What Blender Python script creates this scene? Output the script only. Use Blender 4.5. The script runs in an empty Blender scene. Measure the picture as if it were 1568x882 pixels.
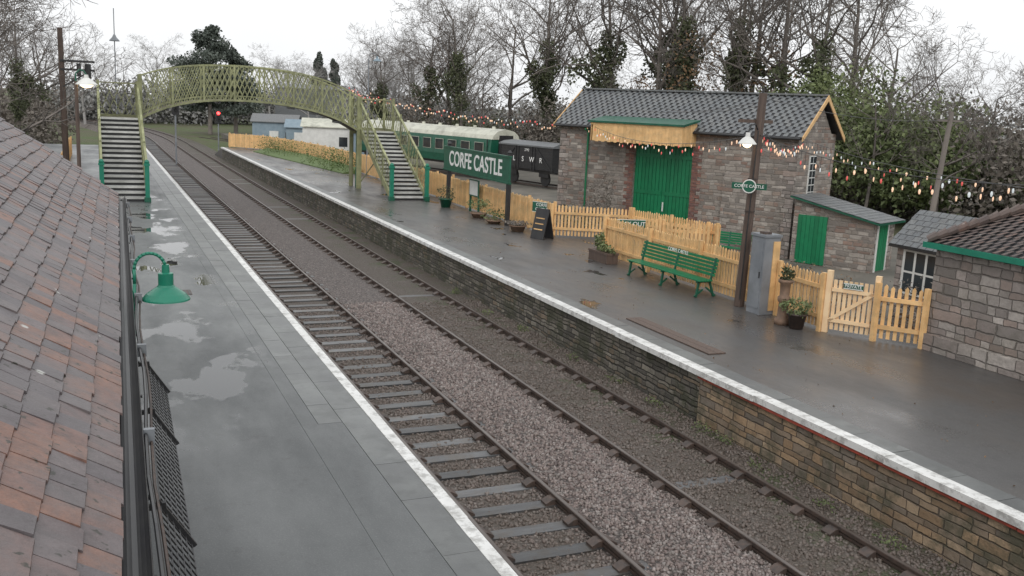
import bpy, math, random, numpy as np
from mathutils import Matrix, Vector
random.seed(7); rng=np.random.default_rng(7)
S=bpy.context.scene
COL=bpy.context.collection
# ------------------------------------------------------------------ materials
def nodes(name):
    m=bpy.data.materials.new(name); m.use_nodes=True
    nt=m.node_tree; b=nt.nodes['Principled BSDF']
    return m,nt,b
def N(nt,t,ins={},**kw):
    n=nt.nodes.new('ShaderNode'+t)
    for k,v in kw.items(): setattr(n,k,v)
    for k,v in ins.items():
        if hasattr(v,'is_output'): nt.links.new(v,n.inputs[k])
        else: n.inputs[k].default_value=v
    return n
def c4(c): return (c[0],c[1],c[2],1.)
def mixc(nt,fac,a,b,mode='MIX'):
    n=nt.nodes.new('ShaderNodeMix'); n.data_type='RGBA'; n.blend_type=mode
    for i,v in ((0,fac),(6,a),(7,b)):
        if hasattr(v,'is_output'): nt.links.new(v,n.inputs[i])
        else: n.inputs[i].default_value=v if i==0 else c4(v)
    return n.outputs[2]
def mth(nt,op,a,b=0.,c=0.,clamp=False):
    n=nt.nodes.new('ShaderNodeMath'); n.operation=op; n.use_clamp=clamp
    for i,v in enumerate((a,b,c)):
        if hasattr(v,'is_output'): nt.links.new(v,n.inputs[i])
        else: n.inputs[i].default_value=v
    return n.outputs[0]
def rng_(nt,v,a,b,c=0.,d=1.):
    n=N(nt,'MapRange',{0:v,1:a,2:b,3:c,4:d}); return n.outputs[0]
def grayc(nt,v): return N(nt,'CombineColor',{0:v,1:v,2:v}).outputs[0]
def coords(nt,scale=(1,1,1),world=False):
    if world: g=N(nt,'NewGeometry').outputs['Position']
    else: g=N(nt,'TexCoord').outputs['Object']
    if scale==(1,1,1): return g
    return N(nt,'Mapping',{'Vector':g,'Scale':scale}).outputs[0]
def noise(nt,co,s,d=3.,r=.6):
    return N(nt,'TexNoise',{'Vector':co,'Scale':s,'Detail':d,'Roughness':r}).outputs['Fac']
def bump(nt,b,h,st=.3,dist=.02):
    n=N(nt,'Bump',{'Strength':st,'Distance':dist,'Height':h}); nt.links.new(n.outputs[0],b.inputs['Normal'])
def mk(name,c1,c2=None,s=3.,rough=.7,bs=0.,bd=.02,bscale=None,rnd=0.,stretch=(1,1,1),emit=None,spec=.5,metal=0.,dirt=0.,dc=(.05,.05,.03),ds=1.3):
    m,nt,b=nodes(name)
    c2=c2 or tuple(x*.7 for x in c1)
    co=coords(nt,stretch); f=noise(nt,co,s)
    f=rng_(nt,f,.35,.65)
    col=mixc(nt,f,c1,c2)
    if dirt:
        d=rng_(nt,noise(nt,coords(nt),ds,5.,.7),.48,.62,0.,dirt); col=mixc(nt,d,col,dc)
    if rnd:
        a=N(nt,'Attribute',attribute_name='rnd').outputs['Fac']; q=rng_(nt,a,0,1,1-rnd,1+rnd)
        col=mixc(nt,1.,col,grayc(nt,q),'MULTIPLY')
    nt.links.new(col,b.inputs['Base Color'])
    b.inputs['Roughness'].default_value=rough; b.inputs['Specular IOR Level'].default_value=spec; b.inputs['Metallic'].default_value=metal
    if bs: bump(nt,b,noise(nt,coords(nt,stretch),bscale or s*6,4.),bs,bd)
    if emit: b.inputs['Emission Color'].default_value=c4(emit[0]); b.inputs['Emission Strength'].default_value=emit[1]
    return m
def stone(name,pal,mort,bw=.34,rh=.15,moss=0.,mossc=(.03,.04,.015),dist=.05,damp=.4,var=.3,mw=.011):
    """individually toned stones laid in uneven courses"""
    m,nt,b=nodes(name)
    co=coords(nt); sx=N(nt,'SeparateXYZ',{0:co})
    u=mth(nt,'ADD',sx.outputs[0],sx.outputs[1])
    nz=N(nt,'TexNoise',{'Vector':co,'Scale':3.2,'Detail':2.}).outputs['Color']; ns=N(nt,'SeparateXYZ',{0:nz})
    u=mth(nt,'ADD',u,mth(nt,'MULTIPLY',ns.outputs[0],dist*2.2)); v=mth(nt,'ADD',sx.outputs[2],mth(nt,'MULTIPLY',ns.outputs[1],dist*1.3))
    vr=mth(nt,'ADD',mth(nt,'DIVIDE',v,rh),mth(nt,'MULTIPLY',mth(nt,'SINE',mth(nt,'MULTIPLY',v,2.2/rh)),.18)); row=mth(nt,'FLOOR',vr)
    w1=N(nt,'TexWhiteNoise',{'W':row},noise_dimensions='1D').outputs['Value']
    uo=mth(nt,'ADD',mth(nt,'MULTIPLY',mth(nt,'DIVIDE',u,bw),mth(nt,'ADD',mth(nt,'MULTIPLY',w1,.6),.7)),mth(nt,'MULTIPLY',w1,37.))
    uo=mth(nt,'ADD',uo,mth(nt,'MULTIPLY',mth(nt,'SINE',mth(nt,'MULTIPLY',uo,2.3)),.22))
    cell=mth(nt,'FLOOR',uo); fu=mth(nt,'FRACT',uo); fv=mth(nt,'FRACT',vr)
    eu=mth(nt,'MULTIPLY',mth(nt,'MINIMUM',fu,mth(nt,'SUBTRACT',1.,fu)),bw); ev=mth(nt,'MULTIPLY',mth(nt,'MINIMUM',fv,mth(nt,'SUBTRACT',1.,fv)),rh)
    ed=mth(nt,'MINIMUM',eu,ev); ed=mth(nt,'ADD',ed,mth(nt,'MULTIPLY',mth(nt,'SUBTRACT',noise(nt,co,18,2.),.5),.02))
    mm=rng_(nt,ed,mw*.35,mw*1.3,1.,0.)
    wn=N(nt,'TexWhiteNoise',{'Vector':N(nt,'CombineXYZ',{0:cell,1:row}).outputs[0]},noise_dimensions='2D'); ws=N(nt,'SeparateXYZ',{0:wn.outputs['Color']})
    r=N(nt,'ValToRGB',{0:ws.outputs[0]}); cr=r.color_ramp; cr.interpolation='CONSTANT'; cr.elements[0].color=c4(pal[0]); cr.elements[1].color=c4(pal[-1]); cr.elements[1].position=1-1/len(pal)
    for i in range(1,len(pal)-1): e=cr.elements.new(i/len(pal)); e.color=c4(pal[i])
    col=mixc(nt,1.,r.outputs[0],grayc(nt,rng_(nt,ws.outputs[1],0,1,1-var,1+var)),'MULTIPLY')
    col=mixc(nt,rng_(nt,noise(nt,co,11,4.,.7),.35,.7,0,.45),col,tuple(x*.5 for x in pal[0]))
    col=mixc(nt,mm,col,mort)
    g=rng_(nt,noise(nt,co,.8,5.,.7),.42,.66,0,damp); col=mixc(nt,g,col,tuple(x*.42 for x in pal[1]))
    if moss:
        g=rng_(nt,noise(nt,co,1.3,6.,.75),.47,.6,0,moss); col=mixc(nt,g,col,mossc)
    nt.links.new(col,b.inputs['Base Color']); b.inputs['Roughness'].default_value=.8
    h=mth(nt,'ADD',mth(nt,'MULTIPLY',mm,-1.2),mth(nt,'MULTIPLY',ws.outputs[2],.5)); h=mth(nt,'ADD',h,mth(nt,'MULTIPLY',noise(nt,co,14,3.),.8))
    bump(nt,b,h,.8,.025)
    return m
def tilemat(name,cols,lichen=.5,rough=.55,wear=(.10,.09,.09)):
    m,nt,b=nodes(name)
    a=N(nt,'Attribute',attribute_name='rnd').outputs['Fac']
    r=N(nt,'ValToRGB',{0:a}); cr=r.color_ramp; cr.interpolation='CONSTANT'
    cr.elements[0].color=c4(cols[0]); cr.elements[0].position=0
    cr.elements[1].color=c4(cols[-1]); cr.elements[1].position=1-1/len(cols)
    for i in range(1,len(cols)-1):
        e=cr.elements.new(i/len(cols)); e.color=c4(cols[i])
    co=coords(nt)
    col=mixc(nt,rng_(nt,noise(nt,co,9,5.,.7),.35,.7,0,.7),r.outputs[0],(.065,.055,.055))
    col=mixc(nt,rng_(nt,noise(nt,co,1.2,5.,.7),.42,.64,0,.7),col,wear)
    if lichen:
        v=N(nt,'TexVoronoi',{'Vector':co,'Scale':2.6,'Randomness':1.}).outputs['Distance']
        v=mth(nt,'ADD',v,mth(nt,'MULTIPLY',noise(nt,co,30,2.),.10))
        col=mixc(nt,rng_(nt,v,.13,.10,0,lichen),col,(.52,.52,.49))
        col=mixc(nt,rng_(nt,noise(nt,co,13,2.),.65,.69,0,.85),col,(.03,.03,.02))
    nt.links.new(col,b.inputs['Base Color']); b.inputs['Roughness'].default_value=rough
    bump(nt,b,noise(nt,co,40,3.),.4,.01)
    return m
def asphalt(name,c1,c2,puddle=None,brown=0.,r0=.26):
    m,nt,b=nodes(name); co=coords(nt,world=True); sx=N(nt,'SeparateXYZ',{0:co})
    n1=noise(nt,N(nt,'Mapping',{'Vector':co,'Scale':(1,.35,1)}).outputs[0],.6,6.,.65)
    col=mixc(nt,rng_(nt,n1,.35,.65),c1,c2)
    sp=noise(nt,co,55,2.); col=mixc(nt,rng_(nt,sp,.52,.75,0,.5),col,(.21,.205,.20))
    st=noise(nt,co,3.2,5.,.75); col=mixc(nt,rng_(nt,st,.56,.70,0,.5),col,(.045,.045,.045))
    if brown: col=mixc(nt,rng_(nt,noise(nt,co,.35,4.),.45,.65,0,brown),col,(.088,.069,.054))
    rg=rng_(nt,n1,.35,.65,r0,.52)
    if puddle:
        y0,y1,x1,th=puddle
        my=mth(nt,'MULTIPLY',rng_(nt,sx.outputs[1],y0,y0+3),rng_(nt,sx.outputs[1],y1,y1-8))
        mx=rng_(nt,sx.outputs[0],x1+.2,x1-.3)
        pn=noise(nt,N(nt,'Mapping',{'Vector':co,'Scale':(1.,.55,1),'Location':(3.3,1.7,0)}).outputs[0],.75,5.,.55)
        pm=mth(nt,'MULTIPLY',rng_(nt,pn,th,th+.035),mth(nt,'MULTIPLY',my,mx),clamp=True)
        col=mixc(nt,pm,col,(.035,.037,.038))
        rg=mth(nt,'ADD',mth(nt,'MULTIPLY',rg,mth(nt,'SUBTRACT',1.,pm)),mth(nt,'MULTIPLY',pm,.02))
        bn=N(nt,'Bump',{'Distance':.004,'Height':sp,'Strength':mth(nt,'MULTIPLY',mth(nt,'SUBTRACT',1.,pm),.3)})
        nt.links.new(bn.outputs[0],b.inputs['Normal'])
    else: bump(nt,b,sp,.25,.004)
    nt.links.new(rg,b.inputs['Roughness'])
    nt.links.new(col,b.inputs['Base Color']); b.inputs['Specular IOR Level'].default_value=.6
    return m
M={}
M['asphL']=asphalt('wet_asphalt_left',(.108,.116,.116),(.080,.087,.089),(12.,50.,-1.9,.54),0.,.28)
M['asphR']=asphalt('wet_asphalt_right',(.092,.089,.088),(.062,.060,.059),(14.,85.,12.,.62),.55,.22)
M['slab']=mk('coping_slab',(.175,.183,.178),(.125,.13,.13),1.2,.36,.3,.006,40,rnd=.14,dirt=.5,dc=(.085,.09,.087),ds=2.5)
M['tread']=mk('stair_tread',(.55,.55,.53),(.38,.38,.36),2.,.3,rnd=.2)  # sky reflection on the wet treads is put into a lighter base colour
M['white']=mk('edge_paint',(.82,.82,.80),(.70,.70,.68),2.,.45,.2,.003,30,dirt=.55,dc=(.20,.19,.17),ds=5.)
M['red']=mk('red_paint',(.42,.075,.045),(.26,.06,.04),6.,.6)
M['wallS']=stone('platform_rubble',[(.23,.21,.175),(.17,.152,.127),(.13,.118,.10),(.20,.155,.11),(.27,.245,.20),(.10,.092,.08)],(.045,.04,.034),.30,.105,.8,(.052,.056,.03),.07,.5,.35,.015)
M['wallB']=stone('platform_buff_stone',[(.43,.31,.20),(.35,.245,.155),(.28,.22,.165),(.46,.345,.235),(.21,.18,.15),(.39,.265,.16)],(.11,.085,.065),.34,.12,.75,(.085,.085,.055),.035,.5,.3,.010)
M['shedS']=stone('shed_stone',[(.36,.315,.275),(.29,.25,.22),(.41,.365,.325),(.33,.255,.21),(.25,.222,.20),(.30,.20,.16),(.45,.405,.36)],(.33,.295,.265),.34,.14,.2,(.12,.115,.095),.06,.45,.22,.013)
M['bldS']=stone('purbeck_stone',[(.42,.375,.34),(.31,.267,.245),(.47,.425,.39),(.34,.265,.23),(.24,.212,.195),(.38,.325,.30)],(.17,.15,.135),.36,.185,.3,(.11,.105,.08),.055,.5,.25,.014)
M['quoin']=stone('red_brick',[(.29,.135,.105),(.24,.115,.095),(.32,.16,.12),(.19,.11,.10)],(.26,.22,.19),.22,.075,.0,dist=.005,damp=.4,mw=.008)
M['tileL']=tilemat('clay_tile',[(.18,.12,.112),(.15,.115,.115),(.225,.125,.10),(.125,.105,.112),(.185,.148,.148),(.205,.13,.115),(.11,.092,.098),(.26,.13,.09),(.165,.135,.135)],.85,.48,(.15,.137,.14))
M['tileR']=tilemat('brown_tile',[(.17,.12,.10),(.13,.095,.085),(.20,.125,.10),(.11,.085,.08),(.15,.12,.105)],.3,.55,(.14,.11,.10))
M['slate']=tilemat('slate_tile',[(.165,.18,.19),(.18,.195,.20),(.15,.165,.175),(.20,.21,.21)],.25,.4,(.155,.165,.17))
M['fence']=mk('cream_paint',(.82,.53,.25),(.70,.43,.19),4.,.55,rnd=.14,dirt=.3,dc=(.32,.25,.15),ds=2.5)
M['gate']=mk('gate_paint',(.84,.62,.38),(.76,.52,.3),4.,.55,rnd=.1)
M['green']=mk('green_paint',(.012,.20,.085),(.010,.16,.07),3.,.35,rnd=.1)
M['dgreen']=mk('dark_green_paint',(.015,.115,.07),(.012,.085,.05),3.,.35)
M['teal']=mk('teal_enamel',(.02,.22,.14),(.016,.18,.115),3.,.25)
M['lattice']=mk('mossy_lattice',(.34,.35,.19),(.22,.23,.12),2.,.6,rnd=.3,dirt=.5,dc=(.15,.155,.09))
M['black']=mk('black_paint',(.022,.022,.025),(.035,.035,.035),4.,.4)
M['iron']=mk('rusty_iron',(.095,.065,.052),(.055,.043,.038),12.,.55,rnd=.2)
M['railtop']=mk('rail_head',(.17,.145,.13),(.10,.08,.07),10.,.35,metal=.4,stretch=(1,.1,1))
M['sleeper']=mk('wet_timber',(.11,.112,.115),(.06,.06,.062),5.,.35,.5,.01,22,rnd=.45,stretch=(.3,2,1),dirt=.85,dc=(.085,.072,.06),ds=2.5)
M['wood']=mk('pole_timber',(.13,.09,.07),(.08,.055,.045),3.,.6,.4,.01,rnd=.1,stretch=(6,6,.5))
M['bark']=mk('bark',(.20,.175,.155),(.125,.11,.10),1.,.9,rnd=.25)  # bark tone lifted a little to suggest haze over the woodland
M['barkhaze']=mk('bark_haze_tinted',(.36,.345,.335),(.29,.28,.27),1.,.9,rnd=.15)  # distance haze painted into the colour: paler, greyer bark, no real mist
def leafm(name,a,b_,tr=.2):
    m,nt,b=nodes(name); at=N(nt,'Attribute',attribute_name='rnd').outputs['Fac']
    nt.links.new(mixc(nt,at,a,b_),b.inputs['Base Color']); b.inputs['Roughness'].default_value=.7
    return m
M['ivy']=leafm('ivy_leaf',(.05,.06,.032),(.13,.145,.07))
M['evergreen']=leafm('evergreen_leaf',(.06,.085,.032),(.22,.26,.11))
M['brownleaf']=leafm('winter_scrub',(.115,.10,.085),(.235,.205,.175))
M['orangeleaf']=leafm('beech_leaf',(.15,.09,.045),(.28,.17,.09))
M['conifer']=leafm('conifer_leaf',(.06,.075,.065),(.12,.14,.115))
M['leafhaze']=leafm('leaf_haze_tinted',(.20,.20,.19),(.30,.295,.285))  # pale grey leaf tones carry the haze of distance in their colour
M['grassleaf']=leafm('grass_blade',(.06,.10,.03),(.13,.19,.055))
M['glassw']=mk('window_glass',(.05,.06,.065),(.03,.035,.04),1.,.06)
M['whitep']=mk('white_joinery',(.75,.75,.72),(.65,.65,.62),3.,.4)
M['grey']=mk('grey_cabinet',(.25,.265,.285),(.19,.205,.225),2.,.45,dirt=.2)
M['creamr']=mk('cream_roof',(.62,.62,.52),(.50,.50,.42),1.,.4,dirt=.3)
M['blueshed']=mk('blue_shed',(.26,.33,.38),(.20,.27,.32),2.,.6)
M['terra']=mk('terracotta',(.24,.15,.10),(.15,.10,.07),6.,.7,.3)
M['warm']=mk('warm_lamp',(1,.8,.5),(1,.8,.5),1.,.4,emit=((1.,.72,.38),5.))
M['bulbw']=mk('warm_bulb',(.8,.55,.4),(.8,.55,.4),1.,.4,emit=((1.,.62,.38),.55))
M['bulbr']=mk('red_bulb',(.6,.1,.1),(.6,.1,.1),1.,.4,emit=((1.,.15,.12),.35))
M['bulbg']=mk('pale_bulb',(.6,.65,.65),(.6,.65,.65),1.,.4,emit=((.8,.85,.9),.3))
M['siglamp']=mk('red_signal_lamp',(1,.05,.03),(1,.05,.03),1.,.4,emit=((1.,.03,.03),12.))
M['signtxt']=mk('sign_letter',(.85,.85,.83),(.8,.8,.78),1.,.4)
M['earth']=mk('yard_gravel',(.17,.155,.13),(.10,.095,.08),.5,.8,.5,.03,12)
m,nt,b=nodes('grass_ground'); co=coords(nt,world=True)
col=mixc(nt,rng_(nt,noise(nt,co,.15,6.,.7),.4,.6),(.085,.12,.035),(.11,.095,.06))
col=mixc(nt,rng_(nt,noise(nt,co,6,4.),.35,.7,0,.6),col,(.05,.065,.022)); nt.links.new(col,b.inputs['Base Color']); b.inputs['Roughness'].default_value=.9
bump(nt,b,noise(nt,co,12,4.),.8,.08); M['ground']=m
RAMP=((0,(.12,.095,.088)),(.3,(.21,.165,.152)),(.6,(.27,.22,.20)),(.8,(.20,.178,.165)),(1.,(.36,.315,.295)))
def ramp(nt,src):
    r=N(nt,'ValToRGB',{0:src}); cr=r.color_ramp; cr.elements[0].color=c4(RAMP[0][1]); cr.elements[1].color=c4(RAMP[-1][1])
    for p_,c_ in RAMP[1:-1]: e=cr.elements.new(p_); e.color=c4(c_)
    return r.outputs[0]
def dirtmask(nt,sx,a=.6,b_=.6):
    return mth(nt,'ADD',mth(nt,'MULTIPLY',rng_(nt,sx.outputs[0],1.7,1.2),a),mth(nt,'MULTIPLY',rng_(nt,sx.outputs[0],3.1,3.7),b_),clamp=True)
m,nt,b=nodes('ballast_bed'); co=coords(nt,world=True)
v=N(nt,'TexVoronoi',{'Vector':co,'Scale':19.}); vs=N(nt,'SeparateXYZ',{0:v.outputs['Color']})
col=mixc(nt,rng_(nt,v.outputs['Distance'],.25,.6,0,.8),ramp(nt,vs.outputs[0]),(.04,.034,.03))
sx=N(nt,'SeparateXYZ',{0:co})
nz=noise(nt,co,1.5,5.)
col=mixc(nt,mth(nt,'MULTIPLY',dirtmask(nt,sx,.7,.8),rng_(nt,nz,.3,.6,.55,1.)),col,(.090,.072,.055))
g=mth(nt,'MULTIPLY',rng_(nt,noise(nt,co,.9,5.,.7),.50,.60,0,.8),rng_(nt,sx.outputs[0],3.9,4.6))
col=mixc(nt,g,col,(.06,.075,.03))
nt.links.new(col,b.inputs['Base Color']); b.inputs['Roughness'].default_value=.65
bump(nt,b,mth(nt,'MULTIPLY',v.outputs['Distance'],-1.),1.,.05); M['ballast']=m
m,nt,b=nodes('ballast_stone'); at=N(nt,'Attribute',attribute_name='rnd').outputs['Fac']
co=coords(nt,world=True); sx=N(nt,'SeparateXYZ',{0:co})
nt.links.new(mixc(nt,mth(nt,'MULTIPLY',dirtmask(nt,sx,.65,.75),rng_(nt,noise(nt,co,1.5,4.),.3,.6,.6,1.)),ramp(nt,at),(.090,.072,.055)),b.inputs['Base Color']); b.inputs['Roughness'].default_value=.55; M['bstone']=m

# ------------------------------------------------------------------ builder
class B:
    def __init__(s): s.v=[];s.f=[];s.m=[];s.c=[];s.mats=[];s.M=None
    def mi(s,k):
        if k not in s.mats: s.mats.append(k)
        return s.mats.index(k)
    def add(s,vs,fs,k,c=None):
        o=len(s.v); i=s.mi(k); c=random.random() if c is None else c
        if s.M is not None: vs=[tuple(s.M@Vector(v)) for v in vs]
        s.v+=[tuple(v) for v in vs]
        for f in fs: s.f.append(tuple(o+j for j in f)); s.m.append(i); s.c.append(c)
    def box(s,x0,x1,y0,y1,z0,z1,k,c=None):
        s.add([(x0,y0,z0),(x1,y0,z0),(x1,y1,z0),(x0,y1,z0),(x0,y0,z1),(x1,y0,z1),(x1,y1,z1),(x0,y1,z1)],
              [(3,2,1,0),(4,5,6,7),(0,1,5,4),(1,2,6,5),(2,3,7,6),(3,0,4,7)],k,c)
    def beam(s,p0,p1,w,h,k,c=None,up=(0,0,1)):
        p0=Vector(p0);p1=Vector(p1); d=(p1-p0).normalized(); u=Vector(up)
        if abs(d.dot(u))>.98: u=Vector((0,1,0))
        r=d.cross(u).normalized()*(w/2); u=r.cross(d).normalized()*(h/2)
        vs=[p+a*r+b_*u for p in (p0,p1) for a,b_ in ((-1,-1),(1,-1),(1,1),(-1,1))]
        s.add(vs,[(0,1,2,3),(7,6,5,4),(0,4,5,1),(1,5,6,2),(2,6,7,3),(3,7,4,0)],k,c)
    def cyl(s,p0,p1,r0,r1,k,n=10,c=None,cap=True):
        p0=Vector(p0);p1=Vector(p1); d=(p1-p0).normalized(); u=Vector((0,0,1)) if abs(d.z)<.95 else Vector((1,0,0))
        a=d.cross(u).normalized(); b_=d.cross(a)
        vs=[p+(a*math.cos(t)+b_*math.sin(t))*r for p,r in ((p0,r0),(p1,r1)) for t in [2*math.pi*i/n for i in range(n)]]
        fs=[(i,(i+1)%n,n+(i+1)%n,n+i) for i in range(n)]
        if cap: fs+=[tuple(range(n))[::-1],tuple(range(n,2*n))]
        s.add(vs,fs,k,c)
    def tube(s,pts,r,k,n=8):
        for a,b_ in zip(pts,pts[1:]): s.cyl(a,b_,r,r,k,n)
    def lathe(s,base,prof,k,n=18):
        x,y,z=base; vs=[(x+r*math.cos(2*math.pi*i/n),y+r*math.sin(2*math.pi*i/n),z+h) for r,h in prof for i in range(n)]
        fs=[(j*n+i,j*n+(i+1)%n,(j+1)*n+(i+1)%n,(j+1)*n+i) for j in range(len(prof)-1) for i in range(n)]
        s.add(vs,fs,k)
    def prism(s,poly,axis,a,b_,k,c=None):
        def P(p,t): return (t,p[0],p[1]) if axis=='x' else ((p[0],t,p[1]) if axis=='y' else (p[0],p[1],t))
        n=len(poly); vs=[P(p,a) for p in poly]+[P(p,b_) for p in poly]
        fs=[tuple(range(n)),tuple(range(n,2*n))[::-1]]+[(i,n+i,n+(i+1)%n,(i+1)%n) for i in range(n)]
        s.add(vs,fs,k,c)
    def done(s,name,parent=None,smooth=False,loc=None,rot=None):
        me=bpy.data.meshes.new(name); me.from_pydata(s.v,[],s.f)
        for k in s.mats: me.materials.append(M[k])
        me.polygons.foreach_set('material_index',s.m)
        a=me.attributes.new('rnd','FLOAT','FACE'); a.data.foreach_set('value',s.c)
        if smooth: me.polygons.foreach_set('use_smooth',[True]*len(s.f))
        me.update(); o=bpy.data.objects.new(name,me); COL.objects.link(o)
        if parent: o.parent=parent
        if loc: o.location=loc
        if rot is not None: o.rotation_euler=(0,0,rot)
        import bmesh
        bm=bmesh.new(); bm.from_mesh(me); bmesh.ops.recalc_face_normals(bm,faces=bm.faces); bm.to_mesh(me); bm.free()
        return o
def empty(name,loc=(0,0,0),rot=0.):
    e=bpy.data.objects.new(name,None); e.location=loc; e.rotation_euler=(0,0,rot); e.empty_display_size=.3; COL.objects.link(e); return e
def npmesh(name,V,F,k,rnd,link=True):
    nv=F.shape[1]
    me=bpy.data.meshes.new(name); me.vertices.add(len(V)); me.vertices.foreach_set('co',V.astype(np.float32).ravel())
    me.loops.add(F.size); me.loops.foreach_set('vertex_index',F.astype(np.int32).ravel())
    me.polygons.add(len(F)); me.polygons.foreach_set('loop_start',np.arange(0,F.size,nv,dtype=np.int32))
    me.update(calc_edges=True)
    a=me.attributes.new('rnd','FLOAT','FACE'); a.data.foreach_set('value',rnd.astype(np.float32))
    me.materials.append(M[k])
    if not link: return me
    o=bpy.data.objects.new(name,me); COL.objects.link(o); return o
def text(body,size,mat,parent,M4,name='lettering',ext=.004,bold=0.):
    t=bpy.data.curves.new(name,'FONT'); t.body=body; t.size=size; t.extrude=ext; t.align_x='CENTER'; t.align_y='CENTER'; t.offset=bold
    t.materials.append(M[mat]); o=bpy.data.objects.new(name,t); COL.objects.link(o); o.parent=parent; o.matrix_local=M4; return o
def face_mx(loc,rotz):
    return Matrix.Translation(loc)@Matrix.Rotation(rotz,4,'Z')@Matrix.Rotation(math.pi/2,4,'X')

# ------------------------------------------------------------------ ground
g=B()
g.add([(-1600,-1600,-1.45),(1600,-1600,-1.45),(1600,1600,-1.45),(-1600,1600,-1.45)],[(0,1,2,3)],'ground'); g.done('ground')
g=B(); g.box(11.25,30,-12,50,-1.4,-.8,'earth'); g.box(11.65,70,50,140,-1.4,-.78,'earth'); g.done('yard_ground')
BX=[-.9,1.3,1.75,2.15,2.75,3.15,3.4,4.9,5.8]; BZ=[-1.072,-1.065,-1.035,-.985,-.985,-1.03,-1.043,-1.043,-1.02]
def bedz(x): return float(np.interp(x,BX,BZ))
def cx(y): return 0. if y<115 else -((y-115)**2)*.0016
g=B(); ys=list(np.arange(-6,90,3.))+list(np.arange(90,260,6.)); bx0=[-.9,1.3,1.75,2.15,2.75,3.15,3.4,4.9,5.72]
for a,b_ in zip(ys,ys[1:]):
    ca,cb=cx(a),cx(b_)
    for x0,x1 in zip(bx0,bx0[1:]):
        g.add([(x0+ca,a,bedz(x0)),(x1+ca,a,bedz(x1)),(x1+cb,b_,bedz(x1)),(x0+cb,b_,bedz(x0))],[(0,1,2,3)],'ballast')
    if b_>88:
        g.add([(-2.6+ca,a,-1.46),(-.9+ca,a,-1.072),(-.9+cb,b_,-1.072),(-2.6+cb,b_,-1.46)],[(0,1,2,3)],'ballast')
        g.add([(5.72+ca,a,-1.02),(7.4+ca,a,-1.46),(7.4+cb,b_,-1.46),(5.72+cb,b_,-1.02)],[(0,1,2,3)],'ballast')
g.done('ballast_bed')
SP=.72
for xi,(xc,nm) in enumerate(((.75,'railway_track'),(4.15,'railway_track'))):
    e=empty(nm); s=B(); y=-4.
    while y<200:
        o=cx(y); jz=random.uniform(-.026,.003)-(.010+.014*random.random() if xi else 0); sh=random.uniform(-.08,.08); tw_=random.uniform(-.02,.02)
        xa,xb=xc-1.28+o+sh,xc+1.28+o+sh; z1=-1.03+jz
        s.add([(xa,y-.125-tw_,-1.18),(xb,y-.125+tw_,-1.18),(xb,y+.125+tw_,-1.18),(xa,y+.125-tw_,-1.18),(xa,y-.125-tw_,z1),(xb,y-.125+tw_,z1),(xb,y+.125+tw_,z1),(xa,y+.125-tw_,z1)],[(3,2,1,0),(4,5,6,7),(0,1,5,4),(1,2,6,5),(2,3,7,6),(3,0,4,7)],'sleeper'); y+=SP
    s.done('sleepers',e)
    rb=B(); ch=B()
    for rx in (xc-.75,xc+.75):
        ys=[-5.,115.]+list(np.arange(121,200,6.))
        for a,b_ in zip(ys,ys[1:]):
            ca,cb=cx(a)+rx,cx(b_)+rx
            rb.beam((ca,a,-.94),(cb,b_,-.94),.072,.05,'iron',.5); rb.beam((ca,a,-.985),(cb,b_,-.985),.022,.05,'iron',.3)
            rb.beam((ca,a,-1.015),(cb,b_,-1.015),.07,.03,'iron',.3); rb.beam((ca,a,-.913),(cb,b_,-.913),.05,.004,'railtop',.5)
        y=-4.
        while y<110:
            for sg in (-1,1):
                ch.prism([(rx+sg*.036,-1.04),(rx+sg*.19,-1.04),(rx+sg*.19,-1.01),(rx+sg*.09,-.955),(rx+sg*.036,-.95)],'y',y-.09,y+.09,'iron')
            y+=SP
        for yj in range(6,110,18):
            rb.box(rx-.05,rx-.03,yj-.3,yj+.3,-1.0,-.95,'iron',.9); rb.box(rx+.03,rx+.05,yj-.3,yj+.3,-1.0,-.95,'iron',.9)
    rb.done('rails',e); ch.done('chairs',e)
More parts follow.
